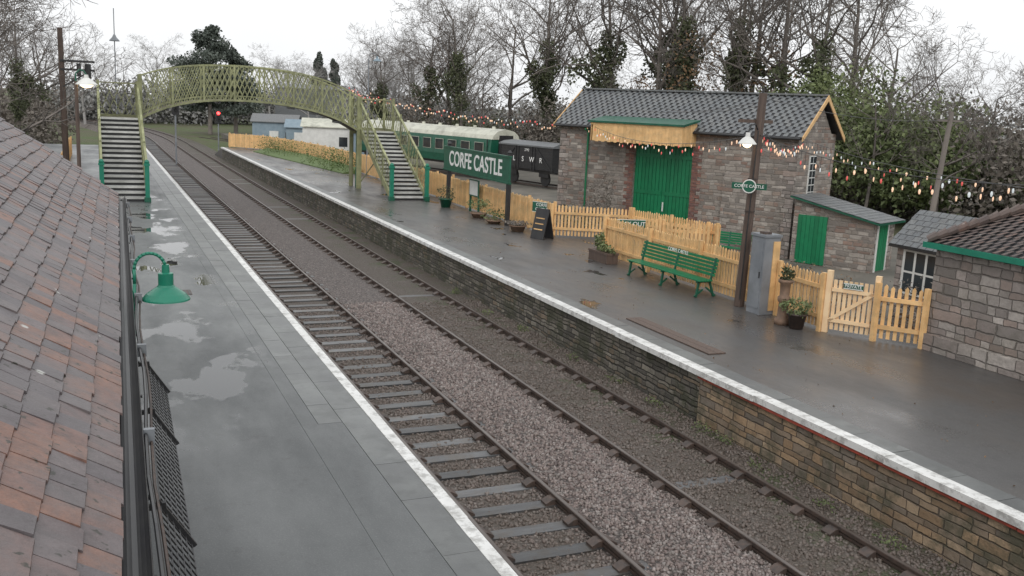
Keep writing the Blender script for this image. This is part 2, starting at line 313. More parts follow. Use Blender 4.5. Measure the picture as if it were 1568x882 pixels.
def stones(name,n,x0,x1,y0,y1,smin,smax):
    X=rng.uniform(x0,x1,n); Y=y0+(y1-y0)*rng.uniform(0,1,n)**1.25
    ph=np.abs(((Y+4.+SP/2)%SP)-SP/2)<.135
    on1=(X>-.55)&(X<1.8); on2=(X>3.3)&(X<5.0)
    keep=~(ph&on1)|(rng.uniform(0,1,n)<.10); keep&=~(ph&on2)|(rng.uniform(0,1,n)<.45)
    keep&=~((X<1.4)|(X>3.5))|(rng.uniform(0,1,n)<.6)
    for rx in (0,1.5,3.4,4.9): keep&=np.abs(X-rx)>.07
    X,Y=X[keep],Y[keep]; n=len(X)
    cube=np.array([(-1,-1,-1),(1,-1,-1),(1,1,-1),(-1,1,-1),(-1,-1,1),(1,-1,1),(1,1,1),(-1,1,1)],float)*.5
    sz=rng.uniform(smin,smax,(n,1,1))*rng.uniform(.6,1.2,(n,1,3))
    V=cube[None]*sz*rng.uniform(.55,1.15,(n,8,1))
    q=rng.normal(size=(n,4)); q/=np.linalg.norm(q,axis=1,keepdims=True); w,x,y,z=q.T
    R=np.stack([1-2*(y*y+z*z),2*(x*y-z*w),2*(x*z+y*w),2*(x*y+z*w),1-2*(x*x+z*z),2*(y*z-x*w),2*(x*z-y*w),2*(y*z+x*w),1-2*(x*x+y*y)],1).reshape(n,3,3)
    Z=np.interp(X,BX,BZ)+rng.uniform(-.008,.012,n)
    V=np.einsum('nij,nkj->nki',R,V)+np.stack([X,Y,Z],1)[:,None]
    Fb=np.array([(3,2,1,0),(4,5,6,7),(0,1,5,4),(1,2,6,5),(2,3,7,6),(3,0,4,7)])
    F=(Fb[None]+(np.arange(n)*8)[:,None,None]).reshape(-1,4)
    npmesh(name,V.reshape(-1,3),F,'bstone',np.repeat(rng.uniform(0,1,n),6))
stones('ballast_stones',76000,-.75,5.7,3,26,.028,.058)

# ------------------------------------------------------------------ platforms
e=empty('left_platform'); g=B()
g.box(-16,-1.97,-8,88,-1.4,-.004,'asphL'); g.done('surface',e)
g=B(); g.box(-1.97,-.82,-8,88,-1.4,-.05,'wallS'); g.done('wall',e)
g=B(); y=-8.
while y<88:
    L=random.choice((.9,1.2,1.5)); L=min(L,88-y)
    g.box(-1.36,-.94,y+.004,y+L-.004,-.05,random.uniform(-.003,.001),'slab'); y+=L
y=13.3
while y<88:
    L=random.choice((.6,.9,1.2)); L=min(L,88-y)
    g.box(-1.72,-1.368,y+.004,y+L-.004,-.05,-.002+random.uniform(-.003,.001),'slab'); y+=L
g.done('slabs',e)
g=B(); g.box(-1.966,-1.366,-8,13.295,-.05,-.0035,'asphL'); g.box(-1.966,-1.727,13.295,88,-.05,-.0035,'asphL'); g.done('infill',e)
g=B(); y=-8.
while y<88:
    L=min(random.choice((1.8,2.6,3.4)),88-y); o=random.uniform(-.006,.006); g.box(-.935+o,-.77+o,y+.004,y+L-.004,-.09,.004,'white'); y+=L
g.done('white_edge',e)
g=B(); g.prism([(88,-1.4),(88,-.004),(96,-1.3),(96,-1.4)],'x',-4.5,-.9,'asphL'); g.done('ramp',e)
g=B(); g.box(-3.1,-2.6,23.2,23.8,-.01,.002,'iron'); 
for i in range(6): g.box(-3.06+i*.08,-3.03+i*.08,23.25,23.75,.002,.006,'black')
g.done('drain_cover')
e=empty('right_platform'); g=B()
g.box(6.28,11.25,-8,89,-1.4,-.004,'asphR'); g.box(11.25,14.6,25.5,34,-1.4,-.006,'asphR'); g.box(11.25,16.,-8,16.,-1.4,-.006,'asphR'); g.box(11.25,11.6,44,89,-1.4,-.006,'asphR')
g.done('surface',e)
g=B(); g.box(5.74,6.28,-8,14.4,-1.4,-.10,'wallB'); g.done('buff_wall',e)
g=B(); g.box(5.76,6.28,14.4,89,-1.4,-.10,'wallS'); g.done('rubble_wall',e)
g=B(); y=-8.
while y<89:
    L=random.choice((.8,1.,1.3)); L=min(L,89-y); g.box(5.90,6.276,y+.005,y+L-.005,-.10,random.uniform(-.003,.002),'slab',random.uniform(0,.5)); y+=L
g.done('coping',e)
g=B(); y=-8.
while y<89:
    L=random.choice((1.5,2.4,3.)); L=min(L,89-y); o=random.uniform(-.014,.014); g.box(5.655+o,5.897,y+.008,y+L-.008,-.10,.004+random.uniform(0,.008),'white'); y+=L
g.done('white_edge',e)
g=B(); y=-8.
while y<14.4:
    L=min(random.choice((.9,1.6,2.4)),14.4-y); g.box(5.68+random.uniform(-.01,.01),5.855,y+.01,y+L-.01,-.155,-.102,'red'); y+=L
g.done('red_line',e)
g=B(); g.prism([(89,-1.4),(89,-.004),(97,-1.3),(97,-1.4)],'x',5.8,9.5,'asphR'); g.done('ramp',e)
g=B(); 
g.add([(9.9,60.5,-.2),(11.1,60.5,-.2),(10.5,75,-.2),(9.0,84,-.2),(7.6,83,-.2),(8.5,74,-.2),(9.9,60.5,.05),(11.1,60.5,.35),(10.5,75,.35),(9.0,84,.3),(7.6,83,.05),(8.5,74,.05)],[(6,7,8,11),(11,8,9,10),(0,1,7,6),(1,2,8,7),(2,3,9,8),(3,4,10,9),(4,5,11,10),(5,0,6,11)],'grassleaf',.6)
g.done('grass_verge')
g=B(); 
for i in range(2): g.box(6.55+i*.21,6.75+i*.21,15.3,18.6,0.,.02,'wood')
g.done('timber_board')
# ------------------------------------------------------------------ left station building
e=empty('station_building',(-.23,0,0),-.0206)
GX,GZ,PIT=-4.42,2.72,math.radians(35.5)
g=B(); g.box(-10.6,-5.2,-6,19.2,0,2.9,'bldS'); g.done('walls',e)
g=B(); rows=24; tw=.195; gauge=.19; th=.016
cs,sn=math.cos(PIT),math.sin(PIT)
for rI in range(rows):
    s0=rI*gauge; off=(rI%2)*tw/2; y=-6+off; ph=random.uniform(0,6)
    while y<19.4:
        c=random.random()
        if y<8 and random.random()<.2: c=.83
        lift=random.uniform(0,.012); sk=random.uniform(-.006,.006); t1=random.uniform(-.005,.005)
        s1=s0+gauge+.07; wv=.010*math.sin(y*.9+ph*.2)+.016*math.sin(y*.35+rI*.3)
        def P(s_,yy,h): return (GX+.03-s_*cs,yy,GZ+s_*sn+h+wv)
        a=s0+random.uniform(-.012,.012)
        v=[P(a,y+.003+sk,.034+lift+t1),P(a,y+tw-.003+sk,.034+lift-t1),P(s1,y+tw-.003,.010),P(s1,y+.003,.010)]
        v+=[(p[0],p[1],p[2]-th) for p in v]
        g.add(v,[(0,1,2,3),(4,5,1,0),(5,6,2,1),(7,4,0,3),(7,6,5,4)],'tileL',c)
        y+=tw
g.done('roof_tiles',e)
g=B(); s1=rows*gauge
g.prism([(GX,GZ-.02),(GX,GZ-.08),(GX-s1*cs,GZ+s1*sn-.08),(GX-2*s1*cs,GZ-.08),(GX-2*s1*cs,GZ-.02),(GX-s1*cs,GZ+s1*sn-.02)],'y',-6,19.4,'black'); g.done('roof_deck',e)
g=B()
prof=[(GX+.02+.065+.065*math.cos(t),GZ-.02+.065*math.sin(t)) for t in np.linspace(math.pi,2*math.pi,9)]
prof+= [(p[0]*1+( -.006 if p[0]>GX+.085 else .006),p[1]+.006) for p in reversed(prof)]
g.prism(prof,'y',-6,19.6,'black'); g.box(GX-.03,GX+.015,-6,19.5,GZ-.2,GZ-.02,'black')
for yy in np.arange(-5,19.5,.9): g.box(GX+.0,GX+.165,yy-.015,yy+.015,GZ-.105,GZ-.088,'black')
g.cyl((GX+.1,19.2,GZ-.08),(GX-.6,19.2,GZ-.5),.04,.04,'black'); g.cyl((GX-.6,19.2,GZ-.5),(GX-.6,19.2,0),.04,.04,'black')
g.done('gutter',e)
g=B()
pts=[(GX+.175+.015*math.sin(i*1.3),y,GZ-.05+.02*math.cos(i*2.1)) for i,y in enumerate(np.arange(-4,19.5,.7))]
g.tube(pts,.012,'black',6)
g.tube([(p[0]+.03,p[1],p[2]-.05) for p in pts],.009,'iron',6)
for i in range(2,len(pts),3): p_=pts[i]; g.box(p_[0]-.02,p_[0]+.05,p_[1]-.02,p_[1]+.02,p_[2]-.07,p_[2]+.03,'grey')
g.done('cable',e)
g=B()
for yy in np.arange(3.6,8.2,.085): g.beam((GX+.22,yy,2.45),(GX+.38,yy,2.2),.008,.008,'black')
for t in np.arange(0,1.01,.2): g.beam((GX+.22+.16*t,3.6,2.45-.25*t),(GX+.22+.16*t,8.2,2.45-.25*t),.008,.008,'black')
for yy in (3.6,5.2,6.9,8.2): g.beam((GX-.6,yy,2.35),(GX+.25,yy,2.45),.03,.03,'black'); g.beam((GX+.21,yy,2.47),(GX+.40,yy,2.18),.024,.024,'black')
g.box(GX+.40,GX+.50,4.2,4.5,2.0,2.2,'grey')
g.done('wire_guard',e)
e=empty('platform_lamp'); g=B(); bx,by,bz=-4.27,10.2,2.32
pts=[(bx-.02,by,bz),(bx,by,bz+.45)]
for t in np.linspace(math.pi,0,13): pts.append((bx+.15+.15*math.cos(t),by,bz+.6+.16*math.sin(t)))
pts.append((bx+.3,by,bz+.55)); g.tube(pts,.017,'teal',8); g.box(bx-.08,bx,by-.05,by+.05,bz-.12,bz+.05,'teal'); g.box(bx-.2,bx-.07,by-.02,by+.02,bz-.05,bz-.02,'black'); g.done('arm',e,True)
g=B(); c=(bx+.3,by,bz+.16); g.lathe(c,[(.0,.48),(.035,.48),(.04,.40),(.075,.39),(.075,.27),(.09,.25),(.12,.23),(.19,.18),(.235,.13),(.238,.115),(.23,.115),(.11,.2),(.0,.22)],'teal',32); g.done('shade',e)
g=B(); g.lathe(c,[(0,.21),(.05,.19),(.07,.15),(.05,.11),(0,.09)],'whitep',14); g.done('bulb',e,True)

# ------------------------------------------------------------------ footbridge
e=empty('footbridge')
bx_=[-2.5,-1.6,-.6,.4,2,3.8,5.5,7,8.3]; bt=[5.38,5.72,5.93,6.03,6.10,6.06,5.84,5.44,4.82]; bb=[3.35,3.80,4.12,4.30,4.38,4.34,4.12,3.70,3.08]
def smooth(xs,vals):
    c=np.polyfit(xs,vals,4); return lambda x: float(np.polyval(c,x))
zt=smooth(bx_,bt); zb=smooth(bx_,bb)
YB0,YB1=50.4,52.0
g=B(); n=44; X=np.linspace(-2.5,8.3,n+1)
for yy in (YB0,YB1):
    for a,b_ in zip(X,X[1:]):
        g.beam((a,yy,zt(a)),(b_,yy,zt(b_)),.12,.07,'lattice',.7); g.beam((a,yy,zb(a)),(b_,yy,zb(b_)),.16,.10,'lattice',.3)
        g.beam((a,yy,zb(a)+.22),(b_,yy,zb(b_)+.22),.04,.05,'lattice',.3)
    k=3
    for i in range(0,n+1):
        if i+k<=n:
            g.beam((X[i],yy-.02,zb(X[i])),(X[i+k],yy-.02,zt(X[i+k])),.012,.04,'lattice'); g.beam((X[i],yy+.02,zt(X[i])),(X[i+k],yy+.02,zb(X[i+k])),.012,.04,'lattice')
    for i in range(0,n+1,6): g.beam((X[i],yy-.05,zb(X[i])),(X[i],yy-.05,zt(X[i])+.04),.08,.07,'lattice')
    for x in (-2.5,8.3): g.beam((x,yy,0),(x,yy,zt(x)+.08),.15,.15,'lattice',.5)
g.done('girders',e)
g=B()
for a,b_ in zip(X,X[1:]):
    g.add([(a,YB0,zb(a)+.05),(b_,YB0,zb(b_)+.05),(b_,YB1,zb(b_)+.05),(a,YB1,zb(a)+.05),(a,YB0,zb(a)-.03),(b_,YB0,zb(b_)-.03),(b_,YB1,zb(b_)-.03),(a,YB1,zb(a)-.03)],[(0,1,2,3),(4,5,6,7),(0,1,5,4),(3,2,6,7)],'wood')
for x in X[::5]: g.beam((x,YB0-.1,zb(x)-.1),(x,YB1+.1,zb(x)-.1),.1,.12,'black')
g.done('deck',e)
def latt(g,p,q,h,n):
    p=Vector(p);q=Vector(q); d=(q-p)/n; up=Vector((0,0,h))
    g.beam(p+up,q+up,.10,.06,'lattice',.7); g.beam(p,q,.06,.12,'lattice',.3)
    for i in range(-1,n+1):
        for s_ in (0,1):
            a=i; b_=i+2
            za,zb_=(0,h) if s_==0 else (h,0)
            aa=max(a,0); bb_=min(b_,n); 
            if bb_<=aa: continue
            ha=za+(zb_-za)*(aa-a)/2; hb=za+(zb_-za)*(bb_-a)/2
            g.beam(p+d*aa+Vector((0,0,ha)),p+d*bb_+Vector((0,0,hb)),.04,.012,'lattice',up=(1,0,0) if abs(d.x)<abs(d.y) else (0,1,0))
def stairs(x0,x1,zt_,ybot,nm):
    g=B(); nst=17; yt=YB0; rise=zt_/nst; run=(yt-ybot)/nst
    for i in range(nst):
        y=ybot+i*run; z=(i+1)*rise
        g.box(x0+.05,x1-.05,y-.03,y+run*.85,z-.085,z,'tread',random.uniform(.2,1)); g.box(x0+.06,x1-.06,y+.03,y+.045,z-rise,z-.087,'black')
    g.done('treads_'+nm,e)
    g=B()
    for x in (x0,x1):
        g.beam((x,ybot-.1,.12),(x,yt,zt_+.0),.07,.30,'lattice',.5)
        latt(g,(x,ybot,.25),(x,yt,zt_+.1),1.35,18)
        for i in (4.5,9,13.5): 
            y=ybot+i*run*17/18; g.beam((x,y,i*rise),(x,y,i*rise+1.6),.07,.07,'lattice')
        latt(g,(x,yt,zt_+.05),(x,YB1+.2,zt_+.05),1.6,5)
        for yy in (yt,YB1+.2): g.beam((x,yy,0),(x,yy,zt_+1.75),.12,.12,'lattice',.5)
    latt(g,(x0,YB1+.2,zt_+.05),(x1,YB1+.2,zt_+.05),1.6,5)
    g.beam((x0,yt,zt_-.1),(x1,yt,zt_-.1),.12,.22,'lattice'); g.beam((x0,YB1,zt_-.1),(x1,YB1,zt_-.1),.12,.22,'lattice')
    g.box(x0,x1,yt+.01,YB1+.15,zt_-.06,zt_-.005,'wood')
    g.beam((x0,yt,.3),(x1,yt,zt_-.3),.05,.05,'lattice'); g.beam((x1,yt+.03,.3),(x0,yt+.03,zt_-.3),.05,.05,'lattice')
    g.done('railings_'+nm,e)
    g=B()
    for x in (x0,x1):
        g.box(x-.13,x+.13,ybot-.28,ybot-.02,0,.2,'dgreen'); g.box(x-.09,x+.09,ybot-.24,ybot-.06,.2,1.55,'teal'); g.box(x-.12,x+.12,ybot-.27,ybot-.03,1.55,1.65,'teal')
        g.lathe((x,ybot-.15,1.65),[(.09,0),(.11,.06),(.07,.13),(0,.17)],'teal',10)
    for x in (x0+.03,x1-.03): g.cyl((x,yt+.8,0),(x,yt+.8,zt_),.09,.07,'dgreen')
    g.done('newels_'+nm,e)
stairs(-4.4,-2.62,3.35,43.6,'a'); stairs(8.42,10.2,3.1,44.5,'b')
# ------------------------------------------------------------------ fences
def fence(pts,h=1.2,sp=.125,w=.078,nm='picket_fence',k='fence',gap=None,z=0.):
    g=B()
    for (x0,y0),(x1,y1) in zip(pts,pts[1:]):
        L=math.hypot(x1-x0,y1-y0); dx,dy=(x1-x0)/L,(y1-y0)/L; nx,ny=dy,-dx
        n=int(L/sp)
        for i in range(n+1):
            if gap and random.random()<gap: continue
            t=i*L/max(n,1); cxp,cyp=x0+dx*t,y0+dy*t; hh=h+random.uniform(-.03,.025); lean=random.uniform(-.010,.010)
            a=(cxp-dx*w/2,cyp-dy*w/2); b_=(cxp+dx*w/2,cyp+dy*w/2); tt=.02
            pr=[(a[0],a[1],z+.06),(b_[0],b_[1],z+.06),(b_[0]+lean,b_[1]+lean,z+hh-.05),(cxp+lean,cyp+lean,z+hh),(a[0]+lean,a[1]+lean,z+hh-.05)]
            g.add(pr+[(p[0]+nx*tt,p[1]+ny*tt,p[2]) for p in pr],[(0,1,2,3,4),(9,8,7,6,5),(0,1,6,5),(1,2,7,6),(2,3,8,7),(3,4,9,8),(4,0,5,9)],k)
        for zz in (.32,h-.3): g.beam((x0+nx*.05,y0+ny*.05,z+zz),(x1+nx*.05,y1+ny*.05,z+zz),.05,.09,k)
        n=max(1,round(L/2.2))
        for i in range(n+1):
            t=i*L/n; g.beam((x0+dx*t+nx*.11,y0+dy*t+ny*.11,z-.3),(x0+dx*t+nx*.11,y0+dy*t+ny*.11,z+h+.05),.10,.10,k)
    return g.done(nm)
fence([(11.0,31.9),(11.05,41.3),(11.1,44)],1.25)
fence([(10.95,31.8),(13.6,30.4),(14.2,25.8)],1.2)
fence([(13.9,26.0),(12.6,26.7)],1.2)
fence([(12.4,26.6),(10.7,27.1),(10.65,24.2),(10.62,18.9)],1.3)
fence([(10.6,18.15),(10.5,16.5)],1.3)
fence([(11.05,15.5),(11.62,14.68)],1.25)
fence([(11.15,53),(11.3,62),(10.7,75),(9.2,85),(8.9,86.5),(6.4,89.3)],1.25,.11,.10)
fence([(11.4,44.2),(11.15,53)],1.25)
fence([(-6.3,40),(-6.3,75)],1.2)
e=empty('picket_gate'); g=B()
ga=Vector((10.52,16.35,0)); gb=Vector((11.0,15.6,0)); gd=(gb-ga).normalized(); gn=Vector((gd.y,-gd.x,0))
for i in range(8):
    p_=ga.lerp(gb,(i+.5)/8); g.beam(p_+Vector((0,0,.08)),p_+Vector((0,0,1.22)),.02,.075,'gate',up=gd)
for a,b_ in ((.3,.3),(1.0,1.0),(.3,1.0)): g.beam(ga-gn*-.04+Vector((0,0,a)),gb-gn*-.04+Vector((0,0,b_)),.04,.08,'gate')
for q in (ga-gd*.08,gb+gd*.08): g.beam(q,q+Vector((0,0,1.42)),.12,.12,'gate',.8,up=gd)
g.done('gate_frame',e)
def small_sign(nm,x,y,z,w,h,txt,rz=-math.pi/2,size=.12):
    e=empty(nm,(x,y,z),rz); g=B(); g.box(-w/2,w/2,-.012,.012,-h/2,h/2,'dgreen'); 
    for a in ((-w/2,w/2,-.016,-.0125,h/2-.02,h/2),(-w/2,w/2,-.016,-.0125,-h/2,-h/2+.02)): g.box(*a,'whitep')
    g.done('board',e); text(txt,size,'signtxt',e,face_mx((0,-.02,0),0))
small_sign('gate_sign',10.72,15.93,1.12,.42,.13,'PRIVATE',-1.0,size=.10)
small_sign('way_out_sign',11.35,26.70,1.02,.95,.5,'WAY OUT\nPARKING',-.28,size=.20)
small_sign('fence_sign',10.90,32.6,1.0,.9,.4,'CORFE\nCASTLE',-1.1,size=.17)
# ------------------------------------------------------------------ station name sign
e=empty('station_name_sign'); g=B()
for y in (34.95,42.05): g.box(10.42,10.58,y-.08,y+.08,0,2.85,'black'); 
for y in (34.95,42.05): g.lathe((10.5,y,2.85),[(.08,0),(.11,.05),(.06,.12),(0,.16)],'black',8)
g.done('posts',e)
g=B(); g.box(10.36,10.42,34.6,42.4,1.75,2.72,'dgreen'); g.box(10.33,10.44,34.55,42.45,2.72,2.79,'dgreen'); g.box(10.33,10.44,34.55,42.45,1.68,1.75,'dgreen'); g.done('board',e)
text('CORFE CASTLE',.93,'signtxt',e,face_mx((10.35,38.5,2.235),-math.pi/2),bold=.014)
e=empty('notice_board'); g=B(); g.box(10.8,10.85,39.0,40.1,.7,1.45,'dgreen'); g.box(10.79,10.8,39.07,40.03,.76,1.39,'whitep'); g.box(10.82,10.9,39.0,39.08,0,.7,'dgreen'); g.box(10.82,10.9,40.02,40.1,0,.7,'dgreen'); g.done('board',e)
e=empty('chalk_a_board',(10.35,31.3,0),-1.2); g=B()
for sg in (-1,1):
    g.add([(-.32,sg*.3,0),(.32,sg*.3,0),(.32,sg*.02,1.1),(-.32,sg*.02,1.1),(-.32,sg*.26,0),(.32,sg*.26,0),(.32,-sg*.02,1.1),(-.32,-sg*.02,1.1)],[(0,1,2,3),(4,5,6,7),(0,1,5,4),(1,2,6,5),(0,3,7,4)],'black')
    for zz in (.35,.55,.75): g.beam((-.22,sg*(.315-.28*zz/1.1),zz),(.2,sg*(.315-.28*zz/1.1),zz),.01,.04,'fence')
g.done('boards',e)
# ------------------------------------------------------------------ bench
def bench(loc,rz,L=3.1,nm='park_bench'):
    e=empty(nm,loc,rz); g=B()
    for i in range(5): g.box(-L/2,L/2,-.42+i*.09,-.35+i*.09,.43,.46,'green')
    for i in range(5): 
        z=.55+i*.095; g.box(-L/2,L/2,.05+i*.022,.075+i*.022,z,z+.07,'green')
    g.done('slats',e); g=B()
    for x in (-L/2+.12,0,L/2-.12):
        g.beam((x,-.40,0),(x,-.34,.42),.05,.05,'dgreen'); g.beam((x,.16,0),(x,.0,.42),.05,.05,'dgreen'); g.beam((x,-.42,.41),(x,.05,.41),.05,.05,'dgreen'); g.beam((x,.03,.42),(x,.17,1.03),.05,.05,'dgreen')
        g.beam((x,-.46,.02),(x,-.2,.2),.04,.04,'dgreen'); g.beam((x,.22,.02),(x,-.1,.25),.04,.04,'dgreen')
    g.done('frame',e); return e
b1=bench((10.1,22.15,0),-math.pi/2+.04,3.5); text('CORFE CASTLE',.14,'signtxt',b1,face_mx((0,.10,.97),0))
bench((18.3,30.8,-.8),-1.0,1.8); bench((13.6,39.5,-.8),-1.3,1.8)
# ------------------------------------------------------------------ pole with lamp & totem
e=empty('lamp_post'); g=B(); g.cyl((10.25,19.3,0),(10.34,19.22,5.3),.13,.10,'wood',12); g.beam((9.75,19.3,4.62),(10.75,19.3,4.62),.06,.08,'wood'); g.cyl((10.33,19.22,5.3),(10.33,19.22,5.42),.03,.03,'black')
for zz in (3.2,2.4): g.cyl((10.28,19.25,zz),(10.28,19.25,zz+.04),.125,.125,'iron',12)
g.tube([(10.16,19.18,.2),(10.18,19.15,2.),(10.22,19.12,4.4)],.015,'black',5)
g.done('post',e); g=B(); g.tube([(10.27,19.2,4.4),(10.1,19.1,4.55),(9.9,19.0,4.53),(9.83,19.,4.35)],.02,'black'); g.lathe((9.83,19.,4.03),[(0,.32),(.05,.32),(.06,.22),(.13,.17),(.22,.06),(.22,.04),(.1,.12),(0,.13)],'whitep'); g.done('lamp_head',e)
g=B(); g.lathe((9.83,19.,4.03),[(0,.12),(.09,.10),(.12,.04),(.08,-.02),(0,-.05)],'warm',14); g.done('bulb',e)
g=B(); tx=Matrix.Translation((10.08,19.1,3.05))@Matrix.Rotation(-.75,4,'Z'); g.M=tx
g.box(-.42,.42,-.02,.02,-.075,.075,'dgreen'); g.cyl((0,-.03,0),(0,-.0,0),.17,.17,'whitep',20); g.cyl((0,-.033,0),(0,-.031,0),.145,.145,'dgreen',20); g.done('totem_sign',e)
text('CORFE CASTLE',.105,'signtxt',e,tx@face_mx((0,-.04,0),0))
e=empty('equipment_cabinet'); g=B(); g.box(10.05,10.5,18.25,18.75,0,1.9,'grey'); g.box(10.02,10.53,18.22,18.78,1.9,1.96,'grey'); g.box(10.035,10.05,18.3,18.7,.15,1.8,'grey',.9); g.box(10.02,10.04,18.33,18.36,.9,1.05,'black'); g.box(10.1,10.3,18.35,18.55,1.96,2.02,'iron'); g.box(10.3,10.5,18.23,18.249,.1,1.8,'fence'); g.done('cabinet_body',e)
# ------------------------------------------------------------------ leaves helper
def leaves(blobs,n,size,k,name=None,spread=.28,clusters=14,link=True):
    Vs=[];R=[]
    for (x,y,z,rx,ry,rz) in blobs:
        d=rng.normal(size=(clusters,3)); d/=np.linalg.norm(d,axis=1,keepdims=True); cc=d*(rng.uniform(.25,1,(clusters,1))**.5)
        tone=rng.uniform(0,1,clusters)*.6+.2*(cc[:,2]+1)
        idx=rng.integers(0,clusters,n); p=cc[idx]+rng.normal(size=(n,3))*spread
        L_=np.linalg.norm(p,axis=1,keepdims=True); p=np.where(L_>1.3,p/L_*rng.uniform(.9,1.3,(n,1)),p)
        P=np.array([x,y,z])+p*np.array([rx,ry,rz])
        a=rng.normal(size=(n,3)); a/=np.linalg.norm(a,axis=1,keepdims=True); b_=np.cross(a,rng.normal(size=(n,3))); b_/=np.linalg.norm(b_,axis=1,keepdims=True)
        s=size*rng.uniform(.5,1.3,(n,1)); 
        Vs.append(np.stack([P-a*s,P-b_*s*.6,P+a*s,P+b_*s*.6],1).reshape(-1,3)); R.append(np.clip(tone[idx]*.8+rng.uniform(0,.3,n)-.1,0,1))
    V=np.concatenate(Vs); F=np.arange(len(V)).reshape(-1,4)
    return npmesh(name,V,F,k,np.concatenate(R),link)
def pot(x,y,r=.22,h=.35,nm='potted_shrub',k='terra',lk='ivy',lh=.35,z=0.):
    e=empty(nm); g=B(); g.lathe((x,y,z),[(0,.0),(r*.7,.0),(r,h),(r*1.1,h),(r*1.1,h-.04),(r*.9,h-.03),(0,h-.05)],k,14); g.done('pot',e,True)
    o=leaves([(x,y,z+h+lh*.45,r*1.4,r*1.4,lh*.6)],300,.045,lk,'foliage'); o.parent=e
pot(10.2,41.5,.3,.4,k='dgreen',lh=.5); pot(10.3,37.6,.34,.2,lh=.55,lk='evergreen'); pot(10.2,35.6,.32,.15,lh=.55,lk='evergreen')
pot(10.2,33.2,.32,.25,lh=.15,lk='brownleaf')
pot(10.02,16.85,.22,.36,k='iron',lh=.32,lk='evergreen')
e=empty('planter_box'); g=B(); g.box(9.9,10.3,25.6,26.8,0,.32,'wood'); g.box(9.88,10.32,25.58,26.82,.28,.34,'wood'); g.done('trough',e)
o=leaves([(10.1,26,.45,.2,.5,.15),(10.1,26.4,.55,.15,.2,.3)],250,.05,'evergreen','plants'); o.parent=e
e=empty('chimney_pot_planter'); g=B(); g.lathe((9.98,17.3,0),[(0,0),(.18,0),(.18,.12),(.13,.16),(.11,.5),(.15,.56),(.15,.64),(.11,.68),(.12,.95),(.17,1.),(.17,1.06),(.1,1.06),(0,1.0)],'terra',16); g.done('pot',e,True)
o=leaves([(9.98,17.3,1.2,.15,.15,.15)],160,.05,'ivy','plants'); o.parent=e
# ------------------------------------------------------------------ tiled slope helper
def slope(g,p00,p10,p01,p11,tw,gauge,k,th=.012,clip=None):
    p00,p10,p01,p11=map(Vector,(p00,p10,p01,p11))
    nr=max(1,int(((p01-p00).length)/gauge)); n_=(p10-p00).cross(p01-p00).normalized()
    if n_.z<0: n_=-n_
    for r in range(nr):
        a,b_=r/nr,(r+1.25)/nr; b_=min(b_,1.0)
        L0,L1=p00.lerp(p01,a),p10.lerp(p11,a); U0,U1=p00.lerp(p01,b_),p10.lerp(p11,b_)
        wid=(L1-L0).length; m_=max(1,int(wid/tw)); of=(r%2)*.5
        for i in range(-1 if of else 0,m_+1):
            s0=max(0,(i+of)/m_); s1=min(1,(i+1+of)/m_-.01)
            if s1<=s0: continue
            z=n_*random.uniform(.014,.021); z2=n_*.004
            v=[L0.lerp(L1,s0)+z,L0.lerp(L1,s1)+z,U0.lerp(U1,s1)+z2,U0.lerp(U1,s0)+z2]
            v+=[v[0]-n_*th,v[1]-n_*th]
            g.add(v,[(0,1,2,3),(4,5,1,0)],k)
def local_frame(nm,loc,hd):
    e=empty(nm,loc); 
    d=Vector((math.sin(hd),math.cos(hd),0)); n=Vector((math.cos(hd),-math.sin(hd),0))
    mtx=Matrix(((d.x,n.x,0,loc[0]),(d.y,n.y,0,loc[1]),(0,0,1,loc[2]),(0,0,0,1)))
    return e,Matrix.Translation(loc).inverted()@mtx
# ------------------------------------------------------------------ goods shed
e,LM=local_frame('goods_shed',(20.7,30.1,-.8),math.radians(-27))
L,W,H=11.6,3.8,4.98; RH=6.42
def sb(): return B()
def fin(g,nm):
    o=g.done(nm,e); o.matrix_local=LM; return o
g=sb()
D0,D1,DH=4.6,7.5,4.3
g.box(0,D0,0,.5,0,H,'shedS'); g.box(D1,L,0,.5,0,H,'shedS'); g.box(D0,D1,0,.5,DH,H,'shedS'); g.box(0,L,W-.5,W,0,H,'shedS')
for x in (0,L-.5): 
    g.prism([(.5,0),(W-.5,0),(W-.5,H),(W/2,RH-.15),(.5,H)],'x',x+.003,x+.497,'shedS')
fin(g,'walls')
g=sb()
for j in range(28):
    w_=.45 if j%2 else .28; z=j*.155
    if z+.15>DH: break
    g.box(D0-w_,D0,-.02,.0,z,z+.15,'quoin'); g.box(D1,D1+w_,-.02,.0,z,z+.15,'quoin')
for j in range(14):
    w_=.5 if j%2 else .32; z=j*.35
    g.box(-.02,w_,-.025,.02,z,z+.34,'bldS'); g.box(L-w_,L+.03,-.025,.02,z,z+.34,'bldS')
g.box(1.9,3.0,-.22,0,0,3.0,'shedS'); g.prism([(-.22,3.0),(0,3.0),(0,3.3)],'x',1.9,3.0,'shedS')
fin(g,'quoins')
g=sb(); w=(D1-D0)/2
for i in range(2):
    x=D0+i*w
    for j in range(8): g.box(x+j*w/8+.01,x+(j+1)*w/8-.01,.12,.16,.05,DH,'green')
    for zz in (.3,2.,3.6): g.box(x+.05,x+w-.05,.09,.12,zz,zz+.16,'green',.1)
g.box(D0+w-.14,D0+w-.08,.06,.09,1.3,1.7,'whitep'); g.box(D0,D1,.16,.2,0,DH,'dgreen'); fin(g,'doors')
g=sb(); ov=.28; px=(RH-H)/(W/2)
slope(g,(-.25,-ov,H-ov*px+.06),(L+.25,-ov,H-ov*px+.06),(-.25,W/2,RH+.06),(L+.25,W/2,RH+.06),.31,.21,'slate')
